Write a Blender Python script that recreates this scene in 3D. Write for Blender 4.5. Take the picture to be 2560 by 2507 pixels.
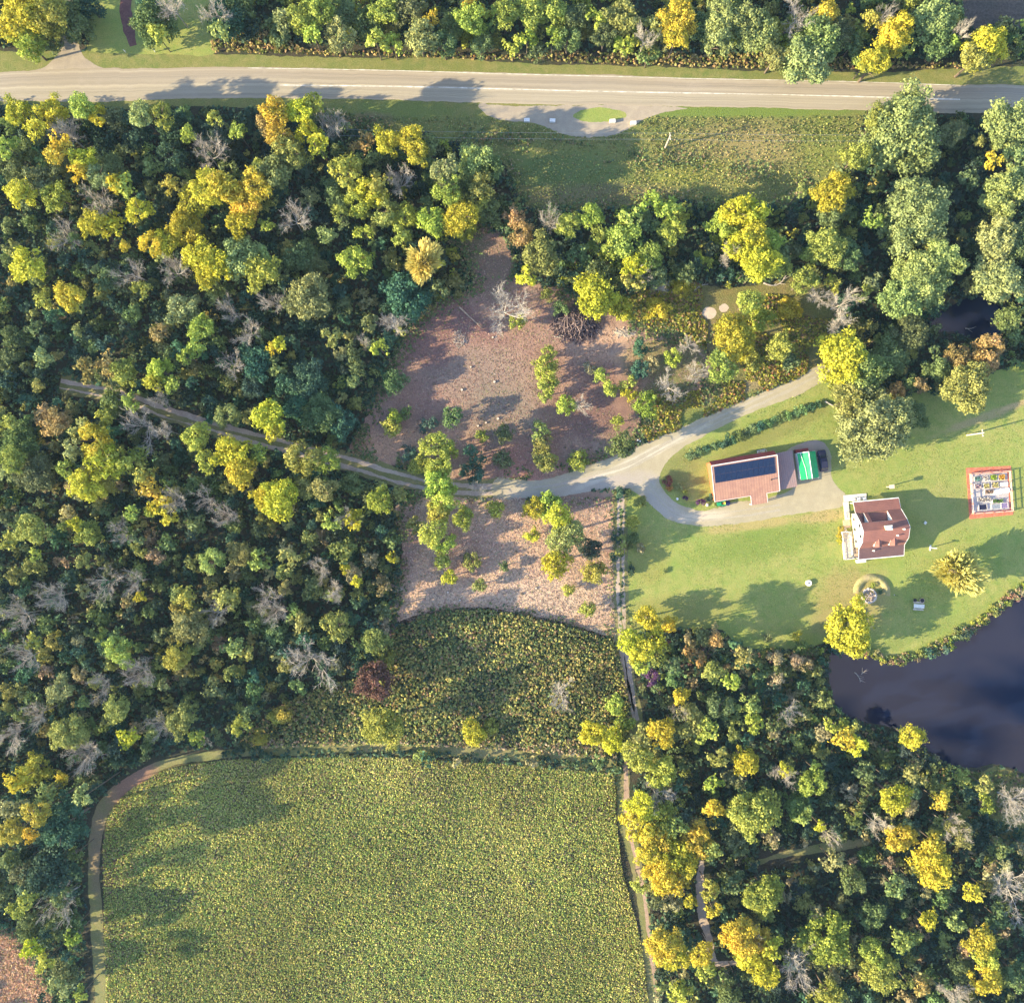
import bpy, math, random
import numpy as np
from mathutils import Vector, Matrix

# ------------------------------------------------------------------ scale, camera, light
S = 0.0875            # metres on the ground per pixel of the 2560-wide photograph
HC = 200.0            # camera height in metres
CX, CY = 1280.0, 1253.5

for o in list(bpy.data.objects):
    bpy.data.objects.remove(o, do_unlink=True)
sc = bpy.context.scene
COL = sc.collection
random.seed(7)
rng = np.random.default_rng(7)

cam_d = bpy.data.cameras.new("camera")
cam_d.sensor_fit = 'HORIZONTAL'
cam_d.sensor_width = 36.0
cam_d.lens = 36.0 * HC / (2560 * S)
cam_d.clip_start = 1.0
cam_d.clip_end = 6000.0
cam = bpy.data.objects.new("camera", cam_d)
cam.location = (0, 0, HC)
COL.objects.link(cam)
sc.camera = cam

SUN_EL = math.radians(20.0)
SUN_AZ = math.radians(15.0)      # shadows run 15 degrees north of east
to_sun = Vector((-math.cos(SUN_AZ) * math.cos(SUN_EL), -math.sin(SUN_AZ) * math.cos(SUN_EL), math.sin(SUN_EL)))
sun_d = bpy.data.lights.new("sun", 'SUN')
sun_d.energy = 5.0
sun_d.angle = math.radians(0.5)
sun_d.color = (1.0, 0.85, 0.52)
sun = bpy.data.objects.new("sun", sun_d)
sun.rotation_euler = to_sun.to_track_quat('Z', 'Y').to_euler()
sun.location = (-60, -20, 90)
COL.objects.link(sun)

world = bpy.data.worlds.new("World")
sc.world = world
world.use_nodes = True
wn, wl = world.node_tree.nodes, world.node_tree.links
wn.clear()
sky = wn.new('ShaderNodeTexSky')
sky.sky_type = 'NISHITA'
sky.sun_disc = False
sky.sun_elevation = SUN_EL
sky.sun_rotation = math.atan2(to_sun.x, to_sun.y)
sky.air_density = 1.2
sky.dust_density = 0.6
sky.ozone_density = 2.5
bg = wn.new('ShaderNodeBackground')
bg.inputs['Strength'].default_value = 0.15
wo = wn.new('ShaderNodeOutputWorld')
# a bank of broken cloud high in the eastern sky (the pond mirrors it); the rest is clear blue
tc = wn.new('ShaderNodeTexCoord')
mp = wn.new('ShaderNodeMapping')
mp.inputs['Location'].default_value = (0.35, 0.12, 0.0)
mp.inputs['Scale'].default_value = (0.8, 1.6, 1.0)
nz = wn.new('ShaderNodeTexNoise')
nz.inputs['Scale'].default_value = 8.0
nz.inputs['Detail'].default_value = 6.0
nz.inputs['Roughness'].default_value = 0.5
rp = wn.new('ShaderNodeValToRGB')
rp.color_ramp.elements[0].position = 0.45
rp.color_ramp.elements[0].color = (0, 0, 0, 1)
rp.color_ramp.elements[1].position = 0.58
rp.color_ramp.elements[1].color = (1, 1, 1, 1)
dt = wn.new('ShaderNodeVectorMath'); dt.operation = 'DOT_PRODUCT'
dt.inputs[1].default_value = Vector((0.42, -0.17, 0.89)).normalized()
mk = wn.new('ShaderNodeMapRange'); mk.interpolation_type = 'SMOOTHSTEP'
mk.inputs['From Min'].default_value = 0.86; mk.inputs['From Max'].default_value = 0.95
fm = wn.new('ShaderNodeMath'); fm.operation = 'MULTIPLY'
tint = wn.new('ShaderNodeMix'); tint.data_type = 'RGBA'; tint.blend_type = 'MULTIPLY'
tint.inputs['Factor'].default_value = 1.0
tint.inputs['B'].default_value = (0.84, 0.92, 1.02, 1)
mx = wn.new('ShaderNodeMix')
mx.data_type = 'RGBA'
mx.inputs['B'].default_value = (6.0, 5.3, 5.5, 1)
wl.new(tc.outputs['Generated'], mp.inputs['Vector'])
wl.new(tc.outputs['Generated'], dt.inputs[0])
wl.new(dt.outputs['Value'], mk.inputs['Value'])
wl.new(mp.outputs['Vector'], nz.inputs['Vector'])
wl.new(nz.outputs['Fac'], rp.inputs['Fac'])
wl.new(rp.outputs['Color'], fm.inputs[0])
wl.new(mk.outputs['Result'], fm.inputs[1])
wl.new(fm.outputs[0], mx.inputs['Factor'])
wl.new(sky.outputs['Color'], tint.inputs['A'])
wl.new(tint.outputs['Result'], mx.inputs['A'])
wl.new(mx.outputs['Result'], bg.inputs['Color'])
wl.new(bg.outputs['Background'], wo.inputs['Surface'])

sc.view_settings.view_transform = 'Standard'
sc.view_settings.look = 'None'
sc.view_settings.gamma = 1.0
sc.view_settings.use_curve_mapping = False
sc.view_settings.exposure = 1.6
sc.render.engine = 'CYCLES'
sc.cycles.max_bounces = 6
sc.cycles.diffuse_bounces = 3
sc.cycles.transparent_max_bounces = 4
sc.cycles.use_denoising = True
sc.cycles.denoiser = 'OPENIMAGEDENOISE'
sc.cycles.denoising_input_passes = 'RGB_ALBEDO_NORMAL'
sc.cycles.denoising_prefilter = 'ACCURATE'

# ------------------------------------------------------------------ helpers
def P(px, py, z=0.0, h=None):
    """A photo pixel as a point; h: the height at which the thing was seen there."""
    k = 1.0 if h is None else (HC - h) / HC
    return Vector(((px - CX) * S * k, (CY - py) * S * k, z))

def tag(o, label=None, cat=None, group=None, kind=None):
    if label: o['label'] = label
    if cat: o['category'] = cat
    if group: o['group'] = group
    if kind: o['kind'] = kind
    return o

def thing(name, label, cat, loc=(0, 0, 0), rot=0.0, group=None):
    o = bpy.data.objects.new(name, None)
    o.empty_display_size = 0.5
    COL.objects.link(o)
    o.location = loc
    o.rotation_euler = (0, 0, rot)
    return tag(o, label, cat, group)

def link(name, me, parent=None, label=None):
    o = bpy.data.objects.new(name, me)
    COL.objects.link(o)
    if parent is not None: o.parent = parent
    if label: o['label'] = label
    return o

def copy_tree(o, parent=None):
    c = o.copy()
    COL.objects.link(c)
    if parent is not None: c.parent = parent
    for ch in list(o.children):
        copy_tree(ch, c)
    return c

class MB:
    """Collects boxes, tubes and polygons into one mesh."""
    def __init__(self):
        self.v, self.f = [], []
    def poly(self, pts):
        n = len(self.v)
        self.v += [tuple(p) for p in pts]
        self.f.append(tuple(range(n, n + len(pts))))
    def box(self, x0, x1, y0, y1, z0, z1, rot=0.0, c=None):
        n = len(self.v)
        pts = [(x0, y0, z0), (x1, y0, z0), (x1, y1, z0), (x0, y1, z0), (x0, y0, z1), (x1, y0, z1), (x1, y1, z1), (x0, y1, z1)]
        if rot:
            cx, cy = c or ((x0 + x1) / 2, (y0 + y1) / 2)
            cs, sn = math.cos(rot), math.sin(rot)
            pts = [(cx + (x - cx) * cs - (y - cy) * sn, cy + (x - cx) * sn + (y - cy) * cs, z) for x, y, z in pts]
        self.v += pts
        for q in ((3, 2, 1, 0), (4, 5, 6, 7), (0, 1, 5, 4), (1, 2, 6, 5), (2, 3, 7, 6), (3, 0, 4, 7)):
            self.f.append(tuple(n + i for i in q))
    def slab(self, quad, t):
        """A quad thickened downwards by t along its normal."""
        a, b, c, d = [Vector(p) for p in quad]
        nrm = (b - a).cross(d - a).normalized()
        if nrm.z < 0: nrm = -nrm
        top = [a, b, c, d]
        bot = [p - nrm * t for p in top]
        if (b - a).cross(d - a).z < 0:
            top.reverse(); bot.reverse()
        n = len(self.v)
        self.v += [tuple(p) for p in top + bot]
        self.f.append((n, n + 1, n + 2, n + 3))
        self.f.append((n + 7, n + 6, n + 5, n + 4))
        for i in range(4):
            j = (i + 1) % 4
            self.f.append((n + j, n + i, n + 4 + i, n + 4 + j))
    def prism(self, pts, z0, z1):
        """Outline (counter-clockwise) extruded from z0 to z1."""
        n = len(self.v); m = len(pts)
        self.v += [(p[0], p[1], z0) for p in pts] + [(p[0], p[1], z1) for p in pts]
        self.f.append(tuple(n + i for i in reversed(range(m))))
        self.f.append(tuple(n + m + i for i in range(m)))
        for i in range(m):
            j = (i + 1) % m
            self.f.append((n + i, n + j, n + m + j, n + m + i))
    def tube(self, p0, p1, r0, r1, seg=6, caps=True):
        p0, p1 = Vector(p0), Vector(p1)
        d = (p1 - p0)
        if d.length < 1e-6: return
        d.normalize()
        a = d.orthogonal().normalized(); b = d.cross(a)
        n = len(self.v)
        for p, r in ((p0, r0), (p1, r1)):
            for i in range(seg):
                t = 2 * math.pi * i / seg
                self.v.append(tuple(p + (a * math.cos(t) + b * math.sin(t)) * r))
        for i in range(seg):
            j = (i + 1) % seg
            self.f.append((n + i, n + j, n + seg + j, n + seg + i))
        if caps:
            self.f.append(tuple(n + i for i in reversed(range(seg))))
            self.f.append(tuple(n + seg + i for i in range(seg)))
    def rock(self, c, r, rnd, sq=0.7, n_lat=5, n_lon=8):
        n = len(self.v)
        rows = []
        for i in range(n_lat + 1):
            th = math.pi * i / n_lat
            row = []
            for j in range(n_lon):
                ph = 2 * math.pi * j / n_lon
                k = r * (0.82 + 0.3 * rnd.random())
                if i in (0, n_lat): k = r * 0.9
                row.append(len(self.v))
                self.v.append((c[0] + k * math.sin(th) * math.cos(ph), c[1] + k * math.sin(th) * math.sin(ph), c[2] + sq * k * math.cos(th)))
                if i in (0, n_lat):
                    row = row * n_lon
                    break
            rows.append(row)
        for i in range(n_lat):
            for j in range(n_lon):
                k = (j + 1) % n_lon
                q = [rows[i][j], rows[i + 1][j], rows[i + 1][k], rows[i][k]]
                u = list(dict.fromkeys(q))
                if len(u) >= 3: self.f.append(tuple(u))
    def mesh(self, name, m, smooth=False):
        me = bpy.data.meshes.new(name)
        me.from_pydata(self.v, [], self.f)
        if m: me.materials.append(m)
        if smooth:
            me.polygons.foreach_set('use_smooth', [True] * len(me.polygons))
        me.update()
        return me
    def build(self, name, m, parent=None, label=None, smooth=False):
        return link(name, self.mesh(name, m, smooth), parent, label)

# ---- outlines
def catmull(pts, closed, step):
    pts = [np.array(p, float) for p in pts]
    n = len(pts)
    out = []
    rng_i = range(n if closed else n - 1)
    for i in rng_i:
        if closed:
            p0, p1, p2, p3 = pts[(i - 1) % n], pts[i], pts[(i + 1) % n], pts[(i + 2) % n]
        else:
            p1, p2 = pts[i], pts[i + 1]
            p0 = pts[i - 1] if i > 0 else 2 * p1 - p2
            p3 = pts[i + 2] if i + 2 < n else 2 * p2 - p1
        m = max(2, int(np.linalg.norm(p2 - p1) / step))
        # centripetal-ish: damp the tangents where spans differ
        L = np.linalg.norm(p2 - p1)
        t1 = (p2 - p0); t2 = (p3 - p1)
        a1 = np.linalg.norm(t1); a2 = np.linalg.norm(t2)
        t1 = t1 / max(a1, 1e-6) * min(a1 / 2, L); t2 = t2 / max(a2, 1e-6) * min(a2 / 2, L)
        for k in range(m):
            t = k / m
            out.append((2 * t**3 - 3 * t**2 + 1) * p1 + (t**3 - 2 * t**2 + t) * t1 + (-2 * t**3 + 3 * t**2) * p2 + (t**3 - t**2) * t2)
    if not closed: out.append(pts[-1])
    return np.array(out)

def rough_noise(n, seed, rough):
    r = np.random.default_rng(seed)
    tot = np.zeros(n); amp = 1.0; per = 64
    while per >= 1:
        k = max(3, n // per)
        v = r.uniform(-1, 1, k); v = np.append(v, v[0])
        tot += amp * np.interp(np.linspace(0, k, n, endpoint=False), np.arange(k + 1), v)
        amp *= rough; per //= 2
    return tot

def world_xy(pts):
    return [((p[0] - CX) * S, (CY - p[1]) * S) for p in pts]

def outline(pts_px, amp, step=0.3, seed=1, smooth=True):
    w = world_xy(pts_px)
    if smooth:
        c = catmull(w, True, step)
    else:
        c = []
        for i in range(len(w)):
            a, b = np.array(w[i]), np.array(w[(i + 1) % len(w)])
            m = max(1, int(np.linalg.norm(b - a) / step))
            c += [a + (b - a) * k / m for k in range(m)]
        c = np.array(c)
    t = np.roll(c, -1, 0) - np.roll(c, 1, 0)
    t /= np.maximum(np.linalg.norm(t, axis=1, keepdims=True), 1e-6)
    nrm = np.stack([t[:, 1], -t[:, 0]], 1)
    return c + nrm * (rough_noise(len(c), seed, 0.8) * amp * 0.5)[:, None]

def zone(name, pts_px, z, m, amp=0.25, step=0.3, seed=1, smooth=True, kind='structure', label=None, cat=None):
    c = outline(pts_px, amp, step, seed, smooth)
    area = 0.5 * np.sum(c[:, 0] * np.roll(c[:, 1], -1) - np.roll(c[:, 0], -1) * c[:, 1])
    if area < 0: c = c[::-1]
    me = bpy.data.meshes.new(name)
    me.from_pydata([(p[0], p[1], z) for p in c], [], [tuple(range(len(c)))])
    me.materials.append(m)
    me.update()
    o = link(name, me)
    return tag(o, label, cat, kind=kind)

def strip(name, pts_px, width_px, z, m, amp=0.15, step=0.4, seed=1, kind='structure'):
    w = world_xy(pts_px)
    c = catmull(w, False, step)
    n = len(c)
    if np.isscalar(width_px): width_px = [width_px] * len(pts_px)
    # width along the curve, by nearest control point share
    L = np.concatenate([[0], np.cumsum(np.linalg.norm(np.diff(c, axis=0), axis=1))])
    idx = [int(np.argmin(np.linalg.norm(c - np.array(p), axis=1))) for p in w]
    wd = np.interp(L, L[idx], np.array(width_px) * S)
    t = np.gradient(c, axis=0); t /= np.maximum(np.linalg.norm(t, axis=1, keepdims=True), 1e-6)
    nrm = np.stack([-t[:, 1], t[:, 0]], 1)
    a = c + nrm * (wd / 2 + amp * 0.5 * rough_noise(n, seed, 0.8))[:, None]
    b = c - nrm * (wd / 2 + amp * 0.5 * rough_noise(n, seed + 50, 0.8))[:, None]
    vs = [(p[0], p[1], z) for p in b] + [(p[0], p[1], z) for p in a]
    fs = [(i, i + 1, n + i + 1, n + i) for i in range(n - 1)]
    me = bpy.data.meshes.new(name)
    me.from_pydata(vs, [], fs)
    uv = me.uv_layers.new(name='UVMap')
    for p in me.polygons:
        for li in p.loop_indices:
            vi = me.loops[li].vertex_index
            uv.data[li].uv = (L[vi % n], 1.0 if vi >= n else 0.0)
    me.materials.append(m)
    me.update()
    return tag(link(name, me), kind=kind)

def inside(poly, x, y):
    """Vectorised point-in-polygon in photo pixels."""
    x = np.asarray(x); y = np.asarray(y)
    r = np.zeros(x.shape, bool)
    n = len(poly)
    for i in range(n):
        x0, y0 = poly[i]; x1, y1 = poly[(i + 1) % n]
        c = ((y0 > y) != (y1 > y)) & (x < (x1 - x0) * (y - y0) / (y1 - y0 + 1e-12) + x0)
        r ^= c
    return r

class VNoise:
    """Smooth value noise over photo pixels."""
    def __init__(self, seed, cell):
        self.g = np.random.default_rng(seed).uniform(0, 1, (128, 128)); self.cell = cell
    def __call__(self, x, y):
        u = np.asarray(x) / self.cell + 40; v = np.asarray(y) / self.cell + 40
        i = np.floor(u).astype(int); j = np.floor(v).astype(int)
        fu = u - i; fv = v - j
        fu = fu * fu * (3 - 2 * fu); fv = fv * fv * (3 - 2 * fv)
        g = self.g
        a = g[i % 128, j % 128] * (1 - fu) + g[(i + 1) % 128, j % 128] * fu
        b = g[i % 128, (j + 1) % 128] * (1 - fu) + g[(i + 1) % 128, (j + 1) % 128] * fu
        return a * (1 - fv) + b * fv

# ------------------------------------------------------------------ materials
def newmat(name):
    m = bpy.data.materials.new(name)
    m.use_nodes = True
    nt = m.node_tree
    b = nt.nodes['Principled BSDF']
    b.inputs['Specular IOR Level'].default_value = 0.2
    b.inputs['Roughness'].default_value = 0.9
    return m, nt, b

def noise(nt, vec, scale, detail=4.0, rough=0.55, dist=0.0):
    n = nt.nodes.new('ShaderNodeTexNoise')
    n.inputs['Scale'].default_value = scale
    n.inputs['Detail'].default_value = detail
    n.inputs['Roughness'].default_value = rough
    n.inputs['Distortion'].default_value = dist
    if vec is not None: nt.links.new(vec, n.inputs['Vector'])
    return n.outputs['Fac']

def ramp(nt, fac, stops):
    r = nt.nodes.new('ShaderNodeValToRGB')
    e = r.color_ramp.elements
    while len(e) < len(stops): e.new(0.5)
    for i, (p, c) in enumerate(stops):
        e[i].position = p
        e[i].color = (c, c, c, 1) if np.isscalar(c) else (*c, 1)
    nt.links.new(fac, r.inputs['Fac'])
    return r.outputs['Color']

def mixc(nt, fac, a, b, mode='MIX'):
    m = nt.nodes.new('ShaderNodeMix')
    m.data_type = 'RGBA'; m.blend_type = mode
    for key, val in (('Factor', fac), ('A', a), ('B', b)):
        if hasattr(val, 'links'): nt.links.new(val, m.inputs[key])
        elif key == 'Factor': m.inputs[key].default_value = val
        else: m.inputs[key].default_value = (*val, 1)
    return m.outputs['Result']

def math_n(nt, op, a, b=None, clamp=False):
    m = nt.nodes.new('ShaderNodeMath'); m.operation = op; m.use_clamp = clamp
    for i, val in enumerate((a, b)):
        if val is None: continue
        if hasattr(val, 'links'): nt.links.new(val, m.inputs[i])
        else: m.inputs[i].default_value = val
    return m.outputs[0]

def obj_coord(nt):
    return nt.nodes.new('ShaderNodeTexCoord').outputs['Object']

def patch(nt, vec, px, py, rx, ry, rot=0.0, soft=0.6, wob=None):
    """0..1 mask of a soft colour patch (px units) on the ground."""
    mpn = nt.nodes.new('ShaderNodeMapping'); mpn.vector_type = 'TEXTURE'
    w = P(px, py)
    mpn.inputs['Location'].default_value = (w.x, w.y, 0)
    mpn.inputs['Rotation'].default_value = (0, 0, math.radians(rot))
    mpn.inputs['Scale'].default_value = (rx * S, ry * S, 1000)
    nt.links.new(vec, mpn.inputs['Vector'])
    ln = nt.nodes.new('ShaderNodeVectorMath'); ln.operation = 'LENGTH'
    nt.links.new(mpn.outputs['Vector'], ln.inputs[0])
    d = ln.outputs['Value']
    if wob is not None:
        d = math_n(nt, 'ADD', d, math_n(nt, 'MULTIPLY', math_n(nt, 'SUBTRACT', wob, 0.5), 1.4))
    mr = nt.nodes.new('ShaderNodeMapRange'); mr.interpolation_type = 'SMOOTHSTEP'
    mr.inputs['From Min'].default_value = 1.0 + soft * 0.5
    mr.inputs['From Max'].default_value = 1.0 - soft * 0.5
    nt.links.new(d, mr.inputs['Value'])
    return mr.outputs['Result']

def bump(nt, b, h, strength, dist=0.05):
    n = nt.nodes.new('ShaderNodeBump')
    n.inputs['Strength'].default_value = strength
    n.inputs['Distance'].default_value = dist
    nt.links.new(h, n.inputs['Height'])
    nt.links.new(n.outputs['Normal'], b.inputs['Normal'])

def ground_mat(name, cols, big=0.06, mid=0.5, fine=3.0, patches=(), bstr=0.5, bdist=0.15, speck=0.5, stretch=None):
    """cols: three colours, blended by broad, middle and fine noise; patches: (px,py,rx,ry,rot,colour,strength)."""
    m, nt, b = newmat(name)
    v = obj_coord(nt)
    if stretch:
        mp_ = nt.nodes.new('ShaderNodeMapping')
        mp_.inputs['Rotation'].default_value = (0, 0, stretch[0]); mp_.inputs['Scale'].default_value = (stretch[1], stretch[2], 1)
        nt.links.new(v, mp_.inputs['Vector']); vs = mp_.outputs['Vector']
    else: vs = v
    n1 = noise(nt, v, big, 5); n2 = noise(nt, vs, mid, 6, 0.65); n3 = noise(nt, v, fine, 5, 0.7)
    c = mixc(nt, ramp(nt, n1, [(0.35, 0.0), (0.65, 1.0)]), cols[0], cols[1])
    c = mixc(nt, ramp(nt, n2, [(0.42, 0.0), (0.7, 0.85)]), c, cols[2])
    wob = noise(nt, v, 0.25, 6, 0.65)
    for (px, py, rx, ry, rot, colr, st) in patches:
        f = math_n(nt, 'MULTIPLY', patch(nt, v, px, py, rx, ry, rot, 0.9, wob), st)
        c = mixc(nt, f, c, colr)
    g = ramp(nt, n3, [(0.3, 1 - speck), (0.7, 1 + speck * 0.6)])
    c = mixc(nt, 1.0, c, g, 'MULTIPLY')
    nt.links.new(c, b.inputs['Base Color'])
    bump(nt, b, n3, bstr, bdist)
    return m

def plain(name, col, rough=0.6, var=0.12, scale=2.0, spec=0.3, metal=0.0):
    m, nt, b = newmat(name)
    v = obj_coord(nt)
    n1 = noise(nt, v, scale, 5, 0.6)
    g = ramp(nt, n1, [(0.3, 1 - var * 1.5), (0.7, 1 + var)])
    nt.links.new(mixc(nt, 1.0, col, g, 'MULTIPLY'), b.inputs['Base Color'])
    b.inputs['Roughness'].default_value = rough
    b.inputs['Specular IOR Level'].default_value = spec
    b.inputs['Metallic'].default_value = metal
    return m

def leaf_mat(name, by_object):
    m, nt, b = newmat(name)
    if by_object:
        base = nt.nodes.new('ShaderNodeObjectInfo').outputs['Color']
    else:
        a = nt.nodes.new('ShaderNodeAttribute'); a.attribute_name = 'col'
        base = a.outputs['Color']
    av = nt.nodes.new('ShaderNodeAttribute'); av.attribute_name = 'var'
    var = av.outputs['Fac']
    hs = nt.nodes.new('ShaderNodeHueSaturation')
    nt.links.new(base, hs.inputs['Color'])
    mr = nt.nodes.new('ShaderNodeMapRange')
    mr.inputs['To Min'].default_value = 0.515; mr.inputs['To Max'].default_value = 0.483
    nt.links.new(var, mr.inputs['Value'])
    nt.links.new(mr.outputs['Result'], hs.inputs['Hue'])
    mv = nt.nodes.new('ShaderNodeMapRange')
    mv.inputs['To Min'].default_value = 0.6; mv.inputs['To Max'].default_value = 1.4
    nt.links.new(var, mv.inputs['Value'])
    nt.links.new(mv.outputs['Result'], hs.inputs['Value'])
    nt.links.new(hs.outputs['Color'], b.inputs['Base Color'])
    b.inputs['Roughness'].default_value = 0.7
    b.inputs['Specular IOR Level'].default_value = 0.15
    tr = nt.nodes.new('ShaderNodeBsdfTranslucent')
    nt.links.new(hs.outputs['Color'], tr.inputs['Color'])
    ms = nt.nodes.new('ShaderNodeMixShader'); ms.inputs[0].default_value = 0.25
    nt.links.new(b.outputs[0], ms.inputs[1]); nt.links.new(tr.outputs[0], ms.inputs[2])
    nt.links.new(ms.outputs[0], nt.nodes['Material Output'].inputs['Surface'])
    return m

M_LEAF = leaf_mat('leaf_by_tree', True)
M_LEAFC = leaf_mat('leaf_by_plant', False)
M_BARK = plain('bark', (0.16, 0.12, 0.09), 0.9, 0.3, 3.0)
M_DEAD = plain('bleached_wood', (0.44, 0.385, 0.33), 0.85, 0.25, 1.5)
# ------------------------------------------------------------------ the ground and its zones (photo pixel outlines)
Z_LAWN = [(1560, 1236), (1600, 1200), (1655, 1150), (1720, 1105), (1860, 1035), (2060, 950), (2160, 985), (2330, 980), (2480, 930), (2740, 890), (2740, 1400),
          (2560, 1478), (2500, 1515), (2445, 1560), (2380, 1600), (2290, 1640), (2230, 1650), (2180, 1630), (2150, 1605), (2060, 1608), (2020, 1622), (1900, 1625), (1845, 1610), (1800, 1572), (1700, 1570), (1560, 1580), (1556, 1400)]
Z_VERGE = [(780, 238), (900, 246), (1100, 246), (1400, 246), (1800, 252), (2160, 262), (2150, 330), (2130, 420), (2070, 445), (2010, 490), (1960, 520), (1880, 515), (1800, 520), (1700, 500), (1560, 520), (1420, 525), (1330, 520), (1290, 470), (1260, 410), (1200, 380), (1120, 370), (1060, 330), (960, 330), (870, 320), (800, 300)]
Z_VERGE_W = [(-60, 235), (200, 240), (500, 238), (860, 240), (860, 285), (760, 295), (640, 275), (480, 268), (300, 275), (100, 265), (-60, 275)]
Z_NVERGE = [(-80, 128), (60, 132), (130, 132), (230, 128), (400, 132), (560, 134), (700, 137), (900, 145), (1100, 146), (1290, 156), (1500, 164), (1750, 172), (1980, 176), (2200, 180), (2420, 172), (2720, 160), (2720, 225), (1280, 195), (600, 185), (-80, 200)]
Z_NGRASS = [(215, 128), (225, 95), (225, -40), (360, -60), (560, -60), (520, 60), (545, 120), (530, 138), (400, 136)]
Z_DARKFIELD = [(2400, -120), (2760, -120), (2760, 130), (2570, 75), (2500, 62), (2440, 75), (2405, 50)]
Z_CLEAR = [(870, 1120), (905, 1070), (935, 1000), (960, 930), (1000, 860), (1045, 790), (1110, 745), (1180, 720), (1160, 640), (1130, 585), (1200, 555), (1270, 620), (1300, 700), (1390, 725), (1460, 740), (1530, 790), (1640, 820), (1740, 850), (1775, 900), (1800, 960), (1740, 1000),
           (1650, 1010), (1620, 1090), (1530, 1150), (1420, 1190), (1300, 1212), (1150, 1205), (1000, 1165), (900, 1145)]
Z_CLEAR_S = [(985, 1270), (1060, 1225), (1280, 1235), (1450, 1225), (1545, 1232), (1548, 1420), (1550, 1590), (1500, 1615), (1460, 1590), (1380, 1560), (1300, 1545), (1180, 1530), (1000, 1560), (985, 1480), (1010, 1380)]
Z_SCRUB = [(1530, 760), (1680, 700), (1850, 720), (2000, 690), (2090, 740), (2080, 880), (2050, 930), (1980, 962), (1860, 1010), (1700, 1075), (1620, 1110), (1600, 1060), (1650, 990), (1790, 970), (1760, 870), (1640, 830)]
Z_THICKET = [(985, 1570), (1060, 1535), (1200, 1520), (1320, 1540), (1440, 1570), (1530, 1600), (1548, 1640), (1575, 1760), (1570, 1830), (1535, 1895), (1400, 1893), (1200, 1882), (900, 1868), (640, 1872), (600, 1850), (680, 1780), (760, 1730), (900, 1690), (960, 1640)]
Z_FIELD = [(272, 2760), (262, 2300), (258, 2120), (275, 2030), (320, 1972), (400, 1922), (560, 1898), (800, 1890), (1000, 1892), (1280, 1910), (1536, 1932), (1540, 2040), (1556, 2180), (1590, 2300), (1615, 2420), (1640, 2760)]
Z_SALMON = [(-120, 2310), (20, 2320), (80, 2380), (110, 2440), (140, 2520), (150, 2760), (-120, 2760)]
Z_POND = [(2078, 1618), (2125, 1622), (2165, 1625), (2180, 1643), (2230, 1655), (2290, 1648), (2350, 1625), (2410, 1590), (2455, 1555), (2510, 1518), (2560, 1480), (2760, 1390), (2900, 1500), (2900, 2050), (2760, 2000), (2600, 1945), (2555, 1928), (2500, 1910), (2420, 1920), (2360, 1905), (2310, 1870),
          (2240, 1825), (2150, 1803), (2100, 1780), (2078, 1730), (2066, 1680)]
Z_CREEK = [(2325, 805), (2370, 770), (2420, 745), (2470, 745), (2520, 790), (2500, 835), (2440, 845), (2380, 830), (2340, 830)]
Z_DRIVE = [(1240, 1196), (1330, 1200), (1400, 1188), (1470, 1163), (1560, 1130), (1620, 1105), (1700, 1072), (1790, 1030), (1880, 992), (1985, 948), (2070, 905), (2085, 935), (2000, 985), (1900, 1025), (1800, 1072), (1730, 1108), (1690, 1132), (1660, 1160), (1646, 1195),
           (1655, 1225), (1680, 1250), (1715, 1268), (1760, 1278), (1800, 1268), (1850, 1255), (1910, 1248), (1960, 1232), (1985, 1214), (1976, 1180), (1962, 1130), (1985, 1112), (2040, 1098), (2068, 1112), (2078, 1140), (2080, 1185), (2095, 1215), (2115, 1236), (2112, 1262), (2060, 1276), (1960, 1292),
           (1860, 1306), (1780, 1313), (1715, 1310), (1670, 1296), (1635, 1268), (1605, 1240), (1575, 1222), (1500, 1222), (1400, 1238), (1240, 1246)]
Z_ISLAND = [(1432, 291), (1452, 278), (1500, 272), (1540, 280), (1562, 288), (1535, 298), (1492, 304), (1455, 300)]
Z_PULL = [(1200, 262), (1290, 266), (1500, 264), (1680, 266), (1720, 272), (1660, 283), (1610, 298), (1585, 318), (1545, 336), (1490, 344), (1430, 340), (1385, 328), (1345, 312), (1300, 308), (1250, 300), (1215, 284)]
Z_APRON = [(60, 182), (110, 168), (140, 140), (152, 112), (158, 60), (160, -60), (190, -60), (192, 60), (196, 118), (212, 146), (240, 166), (270, 178)]
Z_PATCHES = [(1770, 783, 17), (1806, 770, 10)]

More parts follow.
